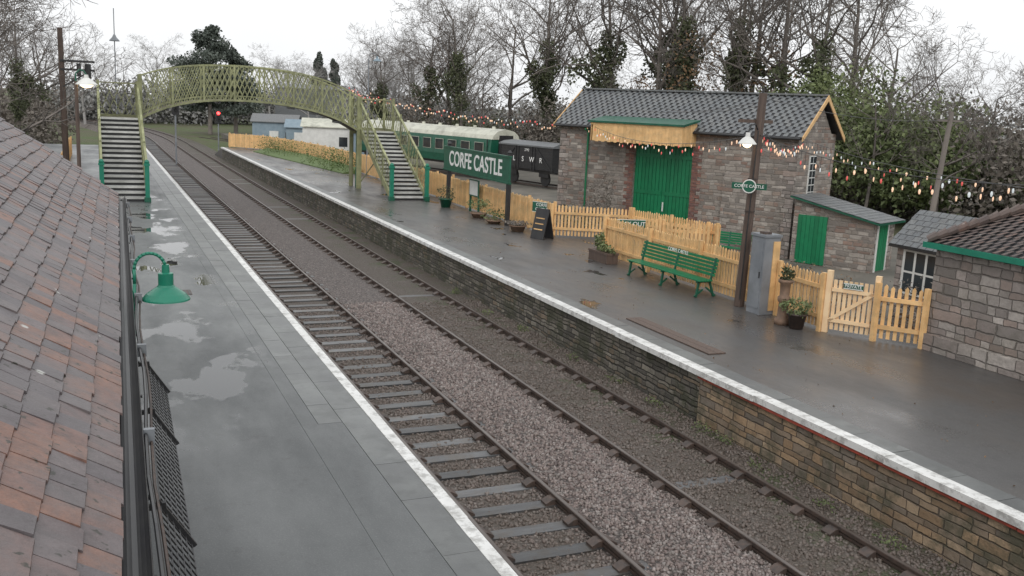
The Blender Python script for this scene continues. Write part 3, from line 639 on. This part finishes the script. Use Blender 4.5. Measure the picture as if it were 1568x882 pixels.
slope(g,(-.25,W+ov,H-ov*px+.06),(L+.25,W+ov,H-ov*px+.06),(-.25,W/2,RH+.06),(L+.25,W/2,RH+.06),.31,.21,'slate')
fin(g,'roof_slates')
g=sb(); g.prism([(-ov,H-ov*px-.04),(W/2,RH-.06),(W+ov,H-ov*px-.04),(W+ov,H-ov*px+.05),(W/2,RH+.05),(-ov,H-ov*px+.05)],'x',-.22,L+.22,'black'); g.beam((-.25,W/2,RH+.10),(L+.25,W/2,RH+.10),.2,.07,'slate'); fin(g,'roof_deck')
g=sb()
for x in (-.27,L+.25):
    g.prism([(-ov-.02,H-ov*px-.12),(-ov-.02,H-ov*px+.08),(W/2,RH+.10),(W/2,RH-.12)],'x',x-.02,x+.02,'fence',.3); g.prism([(W+ov+.02,H-ov*px-.12),(W+ov+.02,H-ov*px+.08),(W/2+.001,RH+.10),(W/2+.001,RH-.12)],'x',x-.02,x+.02,'fence',.3)
fin(g,'bargeboards')
g=sb(); g.cyl((-.2,-ov-.05,H-ov*px),(L+.2,-ov-.05,H-ov*px),.05,.05,'black'); g.cyl((L-1.6,-.08,H-.3),(L-1.6,-.08,0),.045,.045,'green'); g.cyl((L-1.6,-ov-.05,H-.3),(L-1.6,-.08,H-.45),.045,.045,'green'); fin(g,'gutter')
g=sb(); C0,C1=4.5,9.1
for j in range(int((C1-C0)/.16)):
    x=C0+j*.16; g.box(x+.003,x+.157,-1.22,-1.19,4.18+.03*((j%2)),5.0,'fence')
g.box(C0,C1,-1.23,-1.221,4.9,5.0,'fence',.9)
for x in (C0,C1-.03): 
    for j in range(7): g.box(x,x+.03,-1.19+j*.17,-1.03+j*.17,4.2,4.98+j*.03,'fence')
fin(g,'canopy_valance')
g=sb(); g.prism([(-1.32,5.0),(-1.32,5.08),(.05,5.30),(.05,5.22)],'x',C0-.1,C1+.1,'dgreen'); fin(g,'canopy_roof')
g=sb(); g.box(-.05,-.0,1.2,1.85,2.3,4.1,'whitep')
for a in (1.25,1.56):
    for zz in np.arange(2.36,4.0,.29): g.box(-.056,-.05,a,a+.26,zz,zz+.25,'glassw')
fin(g,'window')
# lean-to store
e,LM=local_frame('lean_to_store',(20.5,29.3,-.8),math.radians(-24)); Lh=2.9; Wd=2.0
g=sb(); g.prism([(-Lh,0),(.3,0),(.3,2.5),(-Lh,1.9)],'y',0,.2,'shedS'); g.prism([(-Lh,0),(.3,0),(.3,2.5),(-Lh,1.9)],'y',Wd-.2,Wd,'shedS'); g.box(-Lh+.003,-Lh+.2,.2,Wd-.2,0,1.85,'bldS'); fin(g,'walls')
g=sb(); 
for j in range(7): g.box(-1.1+j*.17,-.94+j*.17,-.05,-.003,.03,1.9,'green')
for j in range(5): g.box(-Lh-.03,-Lh-.0,.45+j*.17,.6+j*.17,.03,1.75,'green')
g.box(-Lh-.035,-Lh,.32,.44,0,1.8,'whitep'); g.box(-Lh-.035,-Lh,1.3,1.4,0,1.8,'whitep'); fin(g,'doors')
g=sb(); slope(g,(-Lh-.3,-.25,1.9),(-Lh-.3,Wd+.25,1.9),(.4,-.25,2.62),(.4,Wd+.25,2.62),.33,.25,'slate'); g.prism([(-Lh-.3,1.82),(.4,2.54),(.4,2.605),(-Lh-.3,1.885)],'y',-.25,Wd+.25,'dgreen'); fin(g,'roof')
# hut
e,LM=local_frame('signal_hut',(15.75,17.95,-.95),math.radians(0)); LM=LM@Matrix.Diagonal((.82,.82,.98,1.))
g=sb(); g.box(0,2.1,0,2.,0,2.5,'bldS'); fin(g,'walls')
g=sb()
for y0 in (.3,1.1): 
    g.box(-.04,-.0,y0,y0+.62,1.2,2.3,'whitep')
    for zz in (1.26,1.8): g.box(-.045,-.04,y0+.06,y0+.28,zz,zz+.44,'glassw'); g.box(-.045,-.04,y0+.34,y0+.56,zz,zz+.44,'glassw')
g.box(.3,1.8,-.04,-.0,1.1,2.35,'whitep')
for i in range(3): g.box(.38+i*.47,.75+i*.47,-.045,-.04,1.16,1.7,'glassw'); g.box(.38+i*.47,.75+i*.47,-.045,-.04,1.76,2.29,'glassw')
fin(g,'windows')
g=sb(); slope(g,(-.2,-.25,2.45),(2.3,-.25,2.45),(-.2,1.,3.4),(2.3,1.,3.4),.3,.22,'slate'); slope(g,(-.2,2.25,2.45),(2.3,2.25,2.45),(-.2,1.,3.4),(2.3,1.,3.4),.3,.22,'slate')
g.prism([(-.25,2.37),(1.,3.32),(2.25,2.37),(2.25,2.435),(1.,3.385),(-.25,2.435)],'x',-.18,2.28,'black'); g.prism([(0,2.5),(2.,2.5),(1.,3.28)],'x',.0,.1,'whitep'); fin(g,'roof')
# ------------------------------------------------------------------ waiting room right
e=empty('waiting_room'); g=B(); g.box(11.6,17.6,2,14.6,0,2.3,'bldS'); g.done('walls',e)
g=B(); g.box(11.5,11.6,2,14.65,0,.35,'bldS'); g.done('plinth',e)
g=B(); ez,ov=2.3,.14; X0,X1,Y0,Y1=11.6-ov,17.6+ov,2-ov,14.6+ov; hw=(X1-X0)/2; rz=ez+hw*.66
slope(g,(X0,Y1,ez),(X0,Y0,ez),(X0+hw,Y1-hw,rz),(X0+hw,Y0+hw,rz),.2,.17,'tileR')
slope(g,(X0,Y1,ez),(X1,Y1,ez),(X0+hw-.01,Y1-hw,rz),(X0+hw+.01,Y1-hw,rz),.2,.17,'tileR')
g.done('roof_tiles',e)
g=B(); hp=[(X0,Y1,ez-.03),(X1,Y1,ez-.03),(X1,Y0,ez-.03),(X0,Y0,ez-.03),(X0+hw,Y1-hw,rz-.03),(X0+hw,Y0+hw,rz-.03)]
g.add(hp,[(0,1,4),(1,2,5,4),(2,3,5),(3,0,4,5),(3,2,1,0)],'black'); g.done('roof_deck',e)
g=B(); a=Vector((X0,Y1,ez+.05)); b_=Vector((X0+hw,Y1-hw,rz+.05)); n=24
for i in range(n):
    p=a.lerp(b_,i/n); q=a.lerp(b_,(i+.95)/n); g.cyl(p+Vector((0,0,.0)),q+Vector((0,0,.025)),.08,.10,'tileR',8)
g.cyl(b_,(X0+hw,Y0+hw,rz+.05),.1,.1,'tileR',8); g.done('ridge_tiles',e)
g=B(); g.box(X0-.06,X0,Y0,Y1+.06,ez-.12,ez-.0,'teal'); g.box(X0,X1,Y1,Y1+.06,ez-.12,ez,'teal'); g.box(X0,11.6,Y0,Y1,ez-.11,ez-.06,'teal'); g.done('fascia',e)
# ------------------------------------------------------------------ rolling stock
e,LM=local_frame('railway_carriage',(22.0,65.2,-.62),math.radians(-15)); L=19.6
prof=[(0,.95),(-.06,1.5),(0,2.35),(.06,2.9),(.2,3.2),(.6,3.5),(1.35,3.65),(2.1,3.5),(2.5,3.2),(2.64,2.9),(2.7,2.35),(2.76,1.5),(2.7,.95)]
g=sb(); g.prism(prof[:4]+prof[9:],'x',0,L,'dgreen'); fin(g,'body')
g=sb(); g.prism(prof[3:10],'x',-.06,L+.06,'creamr'); 
for x in np.arange(1.5,L,2.4): g.cyl((x,1.35,3.6),(x,1.35,3.8),.16,.12,'creamr')
fin(g,'roof')
g=sb()
for x in np.arange(.9,L-1,1.75): g.box(x,x+1.05,-.07,-.02,1.85,2.6,'glassw'); g.box(x-.03,x+1.08,-.065,-.03,1.82,2.63,'creamr')
for x in (.4,L-.5): g.box(x,x+.02,-.08,0,1.1,2.9,'black')
for x in (2.2,L-2.2):
    for dx in (-1.2,1.2): g.cyl((x+dx,.5,.46),(x+dx,.6,.46),.46,.46,'black',16)
    g.box(x-1.7,x+1.7,.35,.48,.3,.75,'black')
g.box(0,L,.3,2.4,.75,.95,'black'); g.box(-.08,-.0,.7,2.0,1.,3.2,'black'); fin(g,'windows_and_bogies')
e,LM=local_frame('goods_wagon',(23.85,58.5,-.62),math.radians(-15)); L=5.9
g=sb(); 
for j in range(8): g.box(0,L,0,.06,1.1+j*.2,1.29+j*.2,'black'); 
g.box(.01,L-.01,.06,2.4,1.1,2.7,'black')
for x in (0,1.9,2.2,3.7,4.0,L-.1): g.box(x,x+.09,-.05,0,1.0,2.7,'black',.2)
g.beam((.1,-.03,1.1),(1.85,-.03,2.65),.04,.1,'black'); g.beam((L-.1,-.03,1.1),(4.05,-.03,2.65),.04,.1,'black')
rp=[(-.08,2.65),(-.08,2.75),(.4,2.92),(1.2,3.0),(2.0,2.92),(2.48,2.75),(2.48,2.65)]; g.prism(rp,'x',-.08,L+.08,'slate',.1); fin(g,'body')
g=sb(); 
for x in (1.2,L-1.2): g.cyl((x,.4,.48),(x,.52,.48),.48,.48,'black',18); g.box(x-.5,x+.5,.25,.4,.6,.9,'black')
g.box(0,L,.2,2.2,.9,1.1,'black')
for yy in (.45,1.95): g.cyl((-.5,yy,1.0),(0,yy,1.0),.08,.12,'black'); g.cyl((L,yy,1.0),(L+.45,yy,1.0),.12,.08,'black')
fin(g,'underframe')
tmx=lambda x,z: LM@Matrix.Translation((x,-.07,z))@Matrix(((-1,0,0,0),(0,0,-1,0),(0,1,0,0),(0,0,0,1)))
for i,ch in enumerate('LSWR'): text(ch,.50,'signtxt',e,tmx(L-1.75-i*.98,1.75),bold=.004)
text('2792',.26,'signtxt',e,tmx(L/2-.2,2.4))
g=B(); hd=math.radians(-15); dv=Vector((math.sin(hd),math.cos(hd),0)); nv=Vector((math.cos(hd),-math.sin(hd),0)); base=Vector((22.0,65.2,-.65))
for s_ in (.6,2.1): g.beam(base+nv*s_-dv*14,base+nv*s_+dv*60,.07,.1,'iron')
g.done('siding_rails')
def shed(nm,x,y,w,d,h,k,rk,rz=0.,z=-.8):
    e=empty(nm,(x,y,z),rz); g=B(); g.box(-w/2,w/2,-d/2,d/2,0,h,k); g.prism([(-d/2,h),(d/2,h),(0,h+.6)],'x',-w/2+.003,w/2-.003,k); g.done('walls',e)
    g=B(); 
    for sg in (-1,1): g.add([(-w/2-.2,sg*(d/2+.2),h-.08),(w/2+.2,sg*(d/2+.2),h-.08),(w/2+.2,0,h+.68),(-w/2-.2,0,h+.68),(-w/2-.2,sg*(d/2+.2),h-.16),(w/2+.2,sg*(d/2+.2),h-.16),(w/2+.2,0,h+.6),(-w/2-.2,0,h+.6)],[(0,1,2,3),(4,5,6,7),(0,1,5,4),(0,3,7,4),(1,2,6,5)],rk)
    g.done('roof',e); g=B(); g.box(-.5,.4,-d/2-.04,-d/2,0,2.,'whitep'); g.box(w/4,w/4+.8,-d/2-.04,-d/2,1.,1.9,'glassw'); g.box(-w/2-.04,-w/2,-.5,.5,1.,1.9,'glassw'); g.done('door_and_window',e)
shed('timber_shed',12.6,101,4.4,3.,3.0,'blueshed','slate',-.3)
shed('timber_shed',16.2,93,4.6,3.,2.9,'whitep','creamr',-.3)
shed('timber_shed',14.6,98.5,2.6,2.5,2.6,'blueshed','blueshed',-.3)
shed('timber_shed',20,90,4,3.,2.6,'blueshed','slate',-.3)
shed('distant_house',30,165,13,8,7.0,'slate','slate',-.2)
# ------------------------------------------------------------------ poles, signals
e=empty('telegraph_pole'); g=B(); g.cyl((-5.9,50.6,0),(-5.95,50.6,7.4),.16,.12,'wood'); 
for zz in (5.9,5.5): g.beam((-6.0,50.5,zz),(-4.5,50.5,zz),.08,.1,'black')
g.cyl((-4.8,50.5,5.1),(-4.8,50.5,5.8),.14,.14,'black'); g.cyl((-5.2,50.5,5.2),(-5.2,50.5,5.8),.1,.1,'black'); g.beam((-5.9,50.5,4.7),(-4.8,50.5,5.4),.05,.06,'black')
for x in (-5.8,-5.4,-4.9,-4.6): g.cyl((x,50.5,5.95),(x,50.5,6.12),.04,.03,'whitep',6)
g.done('pole',e)
e=empty('telegraph_pole'); g=B(); g.cyl((21.5,24.2,-1.4),(21.9,24.0,5.2),.11,.08,'bark'); g.beam((21.4,24.1,4.9),(22.4,24.0,4.9),.07,.08,'bark')
for x in (21.5,22.3): g.cyl((x,24.05,4.94),(x,24.05,5.08),.03,.03,'whitep',6)
g.done('pole',e)
e=empty('platform_lamp'); g=B(); x,y=-5.0,27.5; g.cyl((x,y,0),(x,y,4.85),.06,.045,'wood'); g.tube([(x,y,4.85),(x,y,5.05),(x+.1,y,5.15),(x+.2,y,5.12),(x+.25,y,5.02)],.02,'dgreen'); g.lathe((x+.25,y,4.75),[(0,.28),(.05,.28),(.06,.2),(.15,.14),(.27,.04),(.27,.02),(.1,.1),(0,.11)],'whitep'); g.lathe((x+.25,y,4.75),[(0,.1),(.12,.08),(.16,.02),(.1,-.04),(0,-.06)],'warm'); g.done('lamp_body',e)
def tall_lamp(x,y,h):
    e=empty('street_lamp'); g=B(); g.cyl((x,y,-1.4),(x,y,h),.07,.035,'grey'); 
    g.tube([(x,y,h),(x+.1,y,h+.25),(x+.35,y,h+.32),(x+.55,y,h+.15)],.022,'grey'); g.lathe((x+.55,y,h-.2),[(0,.35),(.06,.33),(.09,.2),(.28,.06),(.28,.03),(0,.05)],'blueshed'); g.done('lamp_body',e)
tall_lamp(11.3,59.8,7.3)
e=empty('street_lamp'); g=B(); g.cyl((-3.4,60.6,0),(-3.4,60.6,9.2),.04,.025,'grey'); g.lathe((-3.4,60.6,7.3),[(0,.5),(.05,.45),(.12,.3),(.28,.12),(.28,.08),(0,.1)],'grey'); g.done('lamp_body',e)
def signal(x,y,ztop,red):
    e=empty('railway_signal'); g=B(); g.cyl((x,y,-1.4),(x,y,ztop),.07,.07,'grey'); g.box(x-.28,x+.28,y-.14,y-.08,ztop-1.3,ztop+.1,'black'); 
    for zz in (.25,.6,.95): g.cyl((x,y-.14,ztop-zz),(x,y-.34,ztop-zz+.03),.13,.13,'black',12,cap=False)
    g.done('post_and_head',e)
    if red: g=B(); g.cyl((x,y-.16,ztop-.25),(x,y-.15,ztop-.25),.17,.17,'siglamp',12); g.done('red_lamp',e)
signal(1.3,81,4.2,False); signal(7.4,106,2.9,True)
# ------------------------------------------------------------------ festoon lights & wires
def string(nm,p,q,sag,nb,drop=.12,rs=1.):
    e=empty(nm); g=B(); p=Vector(p);q=Vector(q); n=24; pts=[]
    for i in range(n+1):
        t=i/n; v=p.lerp(q,t); v.z-=sag*4*t*(1-t); pts.append(v)
    g.tube(pts,.008,'black',4); g.done('wire',e)
    if nb:
        g=B()
        for i in range(nb):
            t=(i+random.uniform(.2,.8))/nb; v=p.lerp(q,t); v.z-=sag*4*t*(1-t); 
            k=random.choice(('bulbr','bulbw','bulbw','bulbg')); dz=random.uniform(.03,drop*2.6); g.cyl(v,(v.x,v.y,v.z-dz),.006,.006,'black',4); r=random.uniform(.014,.027)*rs
            g.lathe((v.x,v.y,v.z-dz-.06),[(0,.07),(r*.7,.06),(r,.02),(r*.6,-.02),(0,-.03)],k,6)
        g.done('bulbs',e)
string('festoon_lights',(10.3,19.2,4.3),(8.7,8.5,4.05),.40,36); string('festoon_lights',(10.3,19.2,4.45),(20.6,29.7,3.9),.3,40)
string('festoon_lights',(20.2,29.3,4.0),(9.4,9.2,3.75),.25,48)
string('festoon_lights',(10.3,19.2,4.3),(16.2,39.6,4.2),.55,50); string('festoon_lights',(15.2,40.2,4.2),(10.6,62,5.6),.45,110,.16,1.7); string('festoon_lights',(10.6,62,5.6),(9.8,52.5,4.9),.2,20,.12,1.6)
string('overhead_wire',(10.3,19.2,5.1),(17.5,40,5.2),.4,0); string('overhead_wire',(10.3,19.2,5.2),(21.9,24.0,4.95),.25,0); string('overhead_wire',(21.9,24.,4.95),(32,4,5.2),.5,0); string('overhead_wire',(-5.9,50.6,5.7),(-12,10,4.9),.6,0); string('overhead_wire',(-5.9,50.6,6.6),(-18,20,5.9),.6,0); string('overhead_wire',(10.3,19.2,5.0),(16.6,34.2,5.),.2,0)
# ------------------------------------------------------------------ vegetation
def bare(seed,h=14.,sub=(9,5,5,4),upright=.7,twig=.013):
    r=random.Random(seed); segs=[]
    def rv(): return Vector((r.gauss(0,1),r.gauss(0,1),r.gauss(0,1)))
    def grow(p,d,L,rad,lv):
        n=(7,5,4,3,2)[lv]; sl=L/n; nodes_=[]
        for i in range(n):
            d=(d+rv()*(.06,.14,.2,.24,.28)[lv]+Vector((0,0,.06 if lv else .1))).normalized()
            q=p+d*sl; r0=max(rad*(1-.75*i/n),twig); r1=max(rad*(1-.75*(i+1)/n),twig*.7); segs.append((p.copy(),q.copy(),r0,r1)); p=q; nodes_.append((p.copy(),d.copy(),r1,(i+1)/n))
        if lv<4:
            k=sub[lv]
            for j in range(k):
                t=(.28 if lv==0 else .2)+(1-(.28 if lv==0 else .2))*(j+r.random())/k
                ix=min(n-1,int(t*n)); pp,dd,rr,_=nodes_[ix]
                side=rv(); side=(side-dd*side.dot(dd)).normalized(); nd=(dd*(.75 if lv else upright)+side*(.85)).normalized()
                grow(pp,nd,L*(.55 if lv==0 else .56)*(1.15-.55*t)*r.uniform(.8,1.15),rr*.62+twig*.3,lv+1)
    grow(Vector((0,0,0)),Vector((0,0,1)),h*.92,h*.021,0)
    P0=np.array([s[0] for s in segs]);P1=np.array([s[1] for s in segs]);R0=np.array([s[2] for s in segs]);R1=np.array([s[3] for s in segs])
    D=P1-P0; D/=np.linalg.norm(D,axis=1,keepdims=True)+1e-9; U=np.where(np.abs(D[:,2:3])>.9,np.array([[1.,0,0]]),np.array([[0,0,1.]])); A=np.cross(D,U); A/=np.linalg.norm(A,axis=1,keepdims=True); Bv=np.cross(D,A)
    n=len(segs); K=3; V=np.zeros((n,2*K,3))
    for i in range(K):
        t=2*math.pi*i/K; o=A*math.cos(t)+Bv*math.sin(t); V[:,i]=P0+o*R0[:,None]; V[:,K+i]=P1+o*R1[:,None]
    Fb=np.array([(i,(i+1)%K,K+(i+1)%K,K+i) for i in range(K)]); F=(Fb[None]+(np.arange(n)*2*K)[:,None,None]).reshape(-1,4)
    return V.reshape(-1,3),F,segs
TM=[];TS=[]
for i in range(6):
    V,F,sg=bare(100+i,14.,(11,6,5,4) if i%2 else (12,6,5,4),.55+.12*(i%3)); TM.append((V,F)); TS.append(sg)
tm=[npmesh('bare_tree',V,F,'bark',rng.uniform(0,1,len(F)),False) for V,F in TM]
ivm=[]
for i,sg in enumerate(TS):
    bl=[]
    for s_ in sg:
        if s_[2]>.085 and s_[0].z<9.5: bl.append((s_[0].x,s_[0].y,s_[0].z,.45+s_[2],.45+s_[2],.8))
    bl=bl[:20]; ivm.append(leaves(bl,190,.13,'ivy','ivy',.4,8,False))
def tree(x,y,h,v,ivy=True,z=-1.4,nm='bare_tree',sx=1.):
    e=empty(nm,(x,y,z),random.uniform(0,6.28)); s=h/14.; e.scale=(s*sx,s*sx,s)
    o=bpy.data.objects.new('branches',tm[v%6]); COL.objects.link(o); o.parent=e
    if ivy: o=bpy.data.objects.new('ivy',ivm[v%6]); COL.objects.link(o); o.parent=e
T=[(26,108,12,0,1),(29,101,14,1,1),(31,95,16,2,1),(34,90,15,3,0),(36,84,17.5,4,1),(38,76,19,0,1),(39,71,18.5,1,0),(40.5,67,19.5,2,1),(42,62.5,19,4,1),
 (42.5,58,18,5,0),(43,54.5,17,0,1),(44.5,50,12,1,0),(45,45,9,2,0),(44,41,8.5,3,0),(42,36,8,4,0),(40,31,7.5,5,0),(38,44,8,0,0),(37,38,7.5,3,0),(44,77,19,5,1),(50,60,18,1,0),(33,104,15,4,0),(30,87,9,1,0),(35.5,66,9,0,0),(37.5,57,8,2,0),(47,68,18,3,0),(39,92,16,5,0),
 (-10,47,15,1,1),(-13,60,14,2,1),(-9.5,75,11,3,1),(-12,90,12,4,0),(-16,42,13,5,1),(-9,105,11,0,0),(-8.5,36,9.5,3,0),
 (37,27,6,2,0),(41,24,7,1,0)]
for x,y,h,v,iv in T: tree(x,y,h,v,iv)
Vs=[];Fs=[];off=0
for (x,y,h) in [(6,195,13),(11,205,12),(0,190,10),(-6,170,11),(26,185,11),(30,200,13),(36,190,10),(44,180,11),(16,240,11),(50,200,12),(40,150,12),(36,135,11),(46,140,13),(40,118,14),(-14,150,12),(-20,130,13),(28,122,10),(24,140,9),(33,118,12),(30,112,11)]:
    V,F=TM[random.randrange(6)]; s=h/14.; a=random.uniform(0,6.28); R=np.array([[math.cos(a),-math.sin(a),0],[math.sin(a),math.cos(a),0],[0,0,1]]); Vs.append((V*np.array([s*1.25,s*1.25,s]))@R.T+np.array([x,y,-1.4])); Fs.append(F+off); off+=len(V)
Fa=np.concatenate(Fs); npmesh('distant_trees',np.concatenate(Vs),Fa,'barkhaze',rng.uniform(0,1,len(Fa)))
def band(pts,n,w,hlo,hhi,rr):
    out=[]
    for i in range(n):
        t=random.random()*(len(pts)-1); k=int(t); u=t-k; x=pts[k][0]+(pts[k+1][0]-pts[k][0])*u+random.uniform(0,w); y=pts[k][1]+(pts[k+1][1]-pts[k][1])*u+random.uniform(-2,2)
        h=random.uniform(hlo,hhi); r=random.uniform(*rr); out.append((x,y,-1.4+h*.5,r,r,h*.55))
    return out
W_=[(24,112),(29,96),(33,84),(35,72),(38,62),(39,52),(39,42),(37,32),(33,22)]
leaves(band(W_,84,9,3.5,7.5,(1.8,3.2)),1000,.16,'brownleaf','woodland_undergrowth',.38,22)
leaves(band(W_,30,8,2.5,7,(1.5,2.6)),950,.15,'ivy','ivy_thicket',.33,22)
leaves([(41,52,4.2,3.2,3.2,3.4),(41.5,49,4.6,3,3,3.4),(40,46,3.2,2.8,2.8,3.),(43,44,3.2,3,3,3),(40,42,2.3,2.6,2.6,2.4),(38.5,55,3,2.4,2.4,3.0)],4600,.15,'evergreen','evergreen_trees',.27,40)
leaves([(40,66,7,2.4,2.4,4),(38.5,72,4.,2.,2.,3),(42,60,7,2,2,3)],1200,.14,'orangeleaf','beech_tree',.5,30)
leaves(band([(-11,42),(-10,60),(-10,80),(-9,120)],36,-6,3,7,(1.8,3.)),950,.18,'brownleaf','scrub',.35,22)
leaves(band([(-14,190),(0,205),(20,215),(40,185),(60,150),(75,110),(80,60),(80,10)],110,20,4,8,(5,8)),750,.38,'leafhaze','distant_woodland',.3,24)
leaves(band([(24,135),(30,125),(36,120)],30,8,4,7,(2.5,4)),900,.22,'leafhaze','far_hedge',.35,24)
leaves(band([(9.8,61),(9.9,66),(9.2,76),(8.2,83)],60,1.0,1.2,1.5,(.5,1.2)),60,.06,'grassleaf','grass_tufts',.4,8).location=(0,0,1.25)
def conifer(x,y,h,r,flat=True):
    e=empty('conifer_tree'); g=B(); g.cyl((x,y,-1.4),(x,y,h-1.),.35,.08,'bark'); g.done('trunk',e)
    bl=[]
    for i in range(15):
        t=.3+.7*i/14; rr=r*math.sin(min(1.,(1.12-t)*1.6)*1.57)*random.uniform(.6,1.); a=random.uniform(0,6.28); q=rr*.55; bl.append((x+q*math.cos(a),y+q*math.sin(a),-1.4+t*h,rr*.7,rr*.7,h*.07))
    o=leaves(bl,800,.22,'conifer','foliage',.35,14); o.parent=e
conifer(11.3,151,14.8,5.2); conifer(15.3,153,12,4.4); conifer(32,170,13,2.0); conifer(34.5,171,12,1.8)
leaves([(12.8+random.uniform(-.6,1.6),y,-.1+random.uniform(-.1,.2),.7,.7,.75) for y in np.arange(16.8,24,.7)],420,.035,'brownleaf','winter_shrubs',.35,12)
leaves([(13.3+random.uniform(-.6,1.6),y,-.2,.6,.6,.6) for y in np.arange(17,23,1.3)],300,.04,'orangeleaf','low_shrubs',.35,12)
leaves([(15+random.uniform(-1.5,1.5),y,-.3,.8,.8,.7) for y in np.arange(33,39,1.2)],300,.06,'ivy','yard_bushes',.35,12)
leaves([(5.4+random.uniform(-.1,.15),y,-1.0+random.uniform(0,.1),.12,.25,.09) for y in [7,7.6,9.1,10.4,12,13.3,13.8,15.5,17.2,19,22,24,27]],110,.022,'evergreen','wall_weeds',.4,8)
leaves([(15.3+.2*math.sin(i),35.5+i*.4,1.+.3*math.sin(i*2.),.35,.35,.8) for i in range(4)],260,.05,'brownleaf','climbing_shrub',.4,8)
leaves([(random.uniform(6.6,10.2),y,.006,1.2,2.5,.002) for y in np.arange(5,34,2.)],12,.018,'orangeleaf','fallen_leaves',.7,12)

# ------------------------------------------------------------------ camera, light, world
p=[-4.5827,4.7048,.4158,.1884,.0453,1454.46]
xc,h,yaw,pit,roll,f=p
fw=Vector((math.sin(yaw)*math.cos(pit),math.cos(yaw)*math.cos(pit),-math.sin(pit))); r=Vector((math.cos(yaw),-math.sin(yaw),0)); u=r.cross(fw)
r2=r*math.cos(roll)+u*math.sin(roll); u2=-r*math.sin(roll)+u*math.cos(roll)
cd=bpy.data.cameras.new('camera'); cam=bpy.data.objects.new('camera',cd); COL.objects.link(cam)
cam.matrix_world=Matrix(((r2.x,u2.x,-fw.x,xc),(r2.y,u2.y,-fw.y,0),(r2.z,u2.z,-fw.z,h),(0,0,0,1)))
cd.sensor_width=36; cd.lens=36*f/1568; cd.clip_end=4000; cd.clip_start=.05; S.camera=cam
sl=bpy.data.lights.new('sun','SUN'); sl.energy=.8; sl.angle=math.radians(35); sl.color=(1,.97,.93); so=bpy.data.objects.new('sun',sl); COL.objects.link(so)
el,az=math.radians(38),math.radians(205)
sd=Vector((math.sin(az)*math.cos(el),math.cos(az)*math.cos(el),math.sin(el))); so.rotation_euler=sd.to_track_quat('Z','Y').to_euler()
w=bpy.data.worlds.new('World'); S.world=w; w.use_nodes=True; nt=w.node_tree; bg=nt.nodes['Background']
sky=nt.nodes.new('ShaderNodeTexSky'); sky.sky_type='NISHITA'; sky.sun_disc=False; sky.sun_elevation=el; sky.sun_rotation=az; sky.dust_density=4.; sky.air_density=1.5
hs=N(nt,'HueSaturation',{'Saturation':.10,'Value':1.,'Color':sky.outputs[0]})
tc=nt.nodes.new('ShaderNodeTexCoord'); cn=noise(nt,N(nt,'Mapping',{'Vector':tc.outputs['Generated'],'Scale':(1,1,3)}).outputs[0],1.6,5.,.55)
cl=mixc(nt,rng_(nt,cn,.3,.7),(7.5,7.65,7.85),(8.7,8.8,8.9))
mx=mixc(nt,.85,hs.outputs[0],cl)
nt.links.new(mx,bg.inputs[0]); bg.inputs[1].default_value=.135
S.view_settings.view_transform='Standard'; S.view_settings.look='None'; S.view_settings.exposure=0; S.view_settings.gamma=1
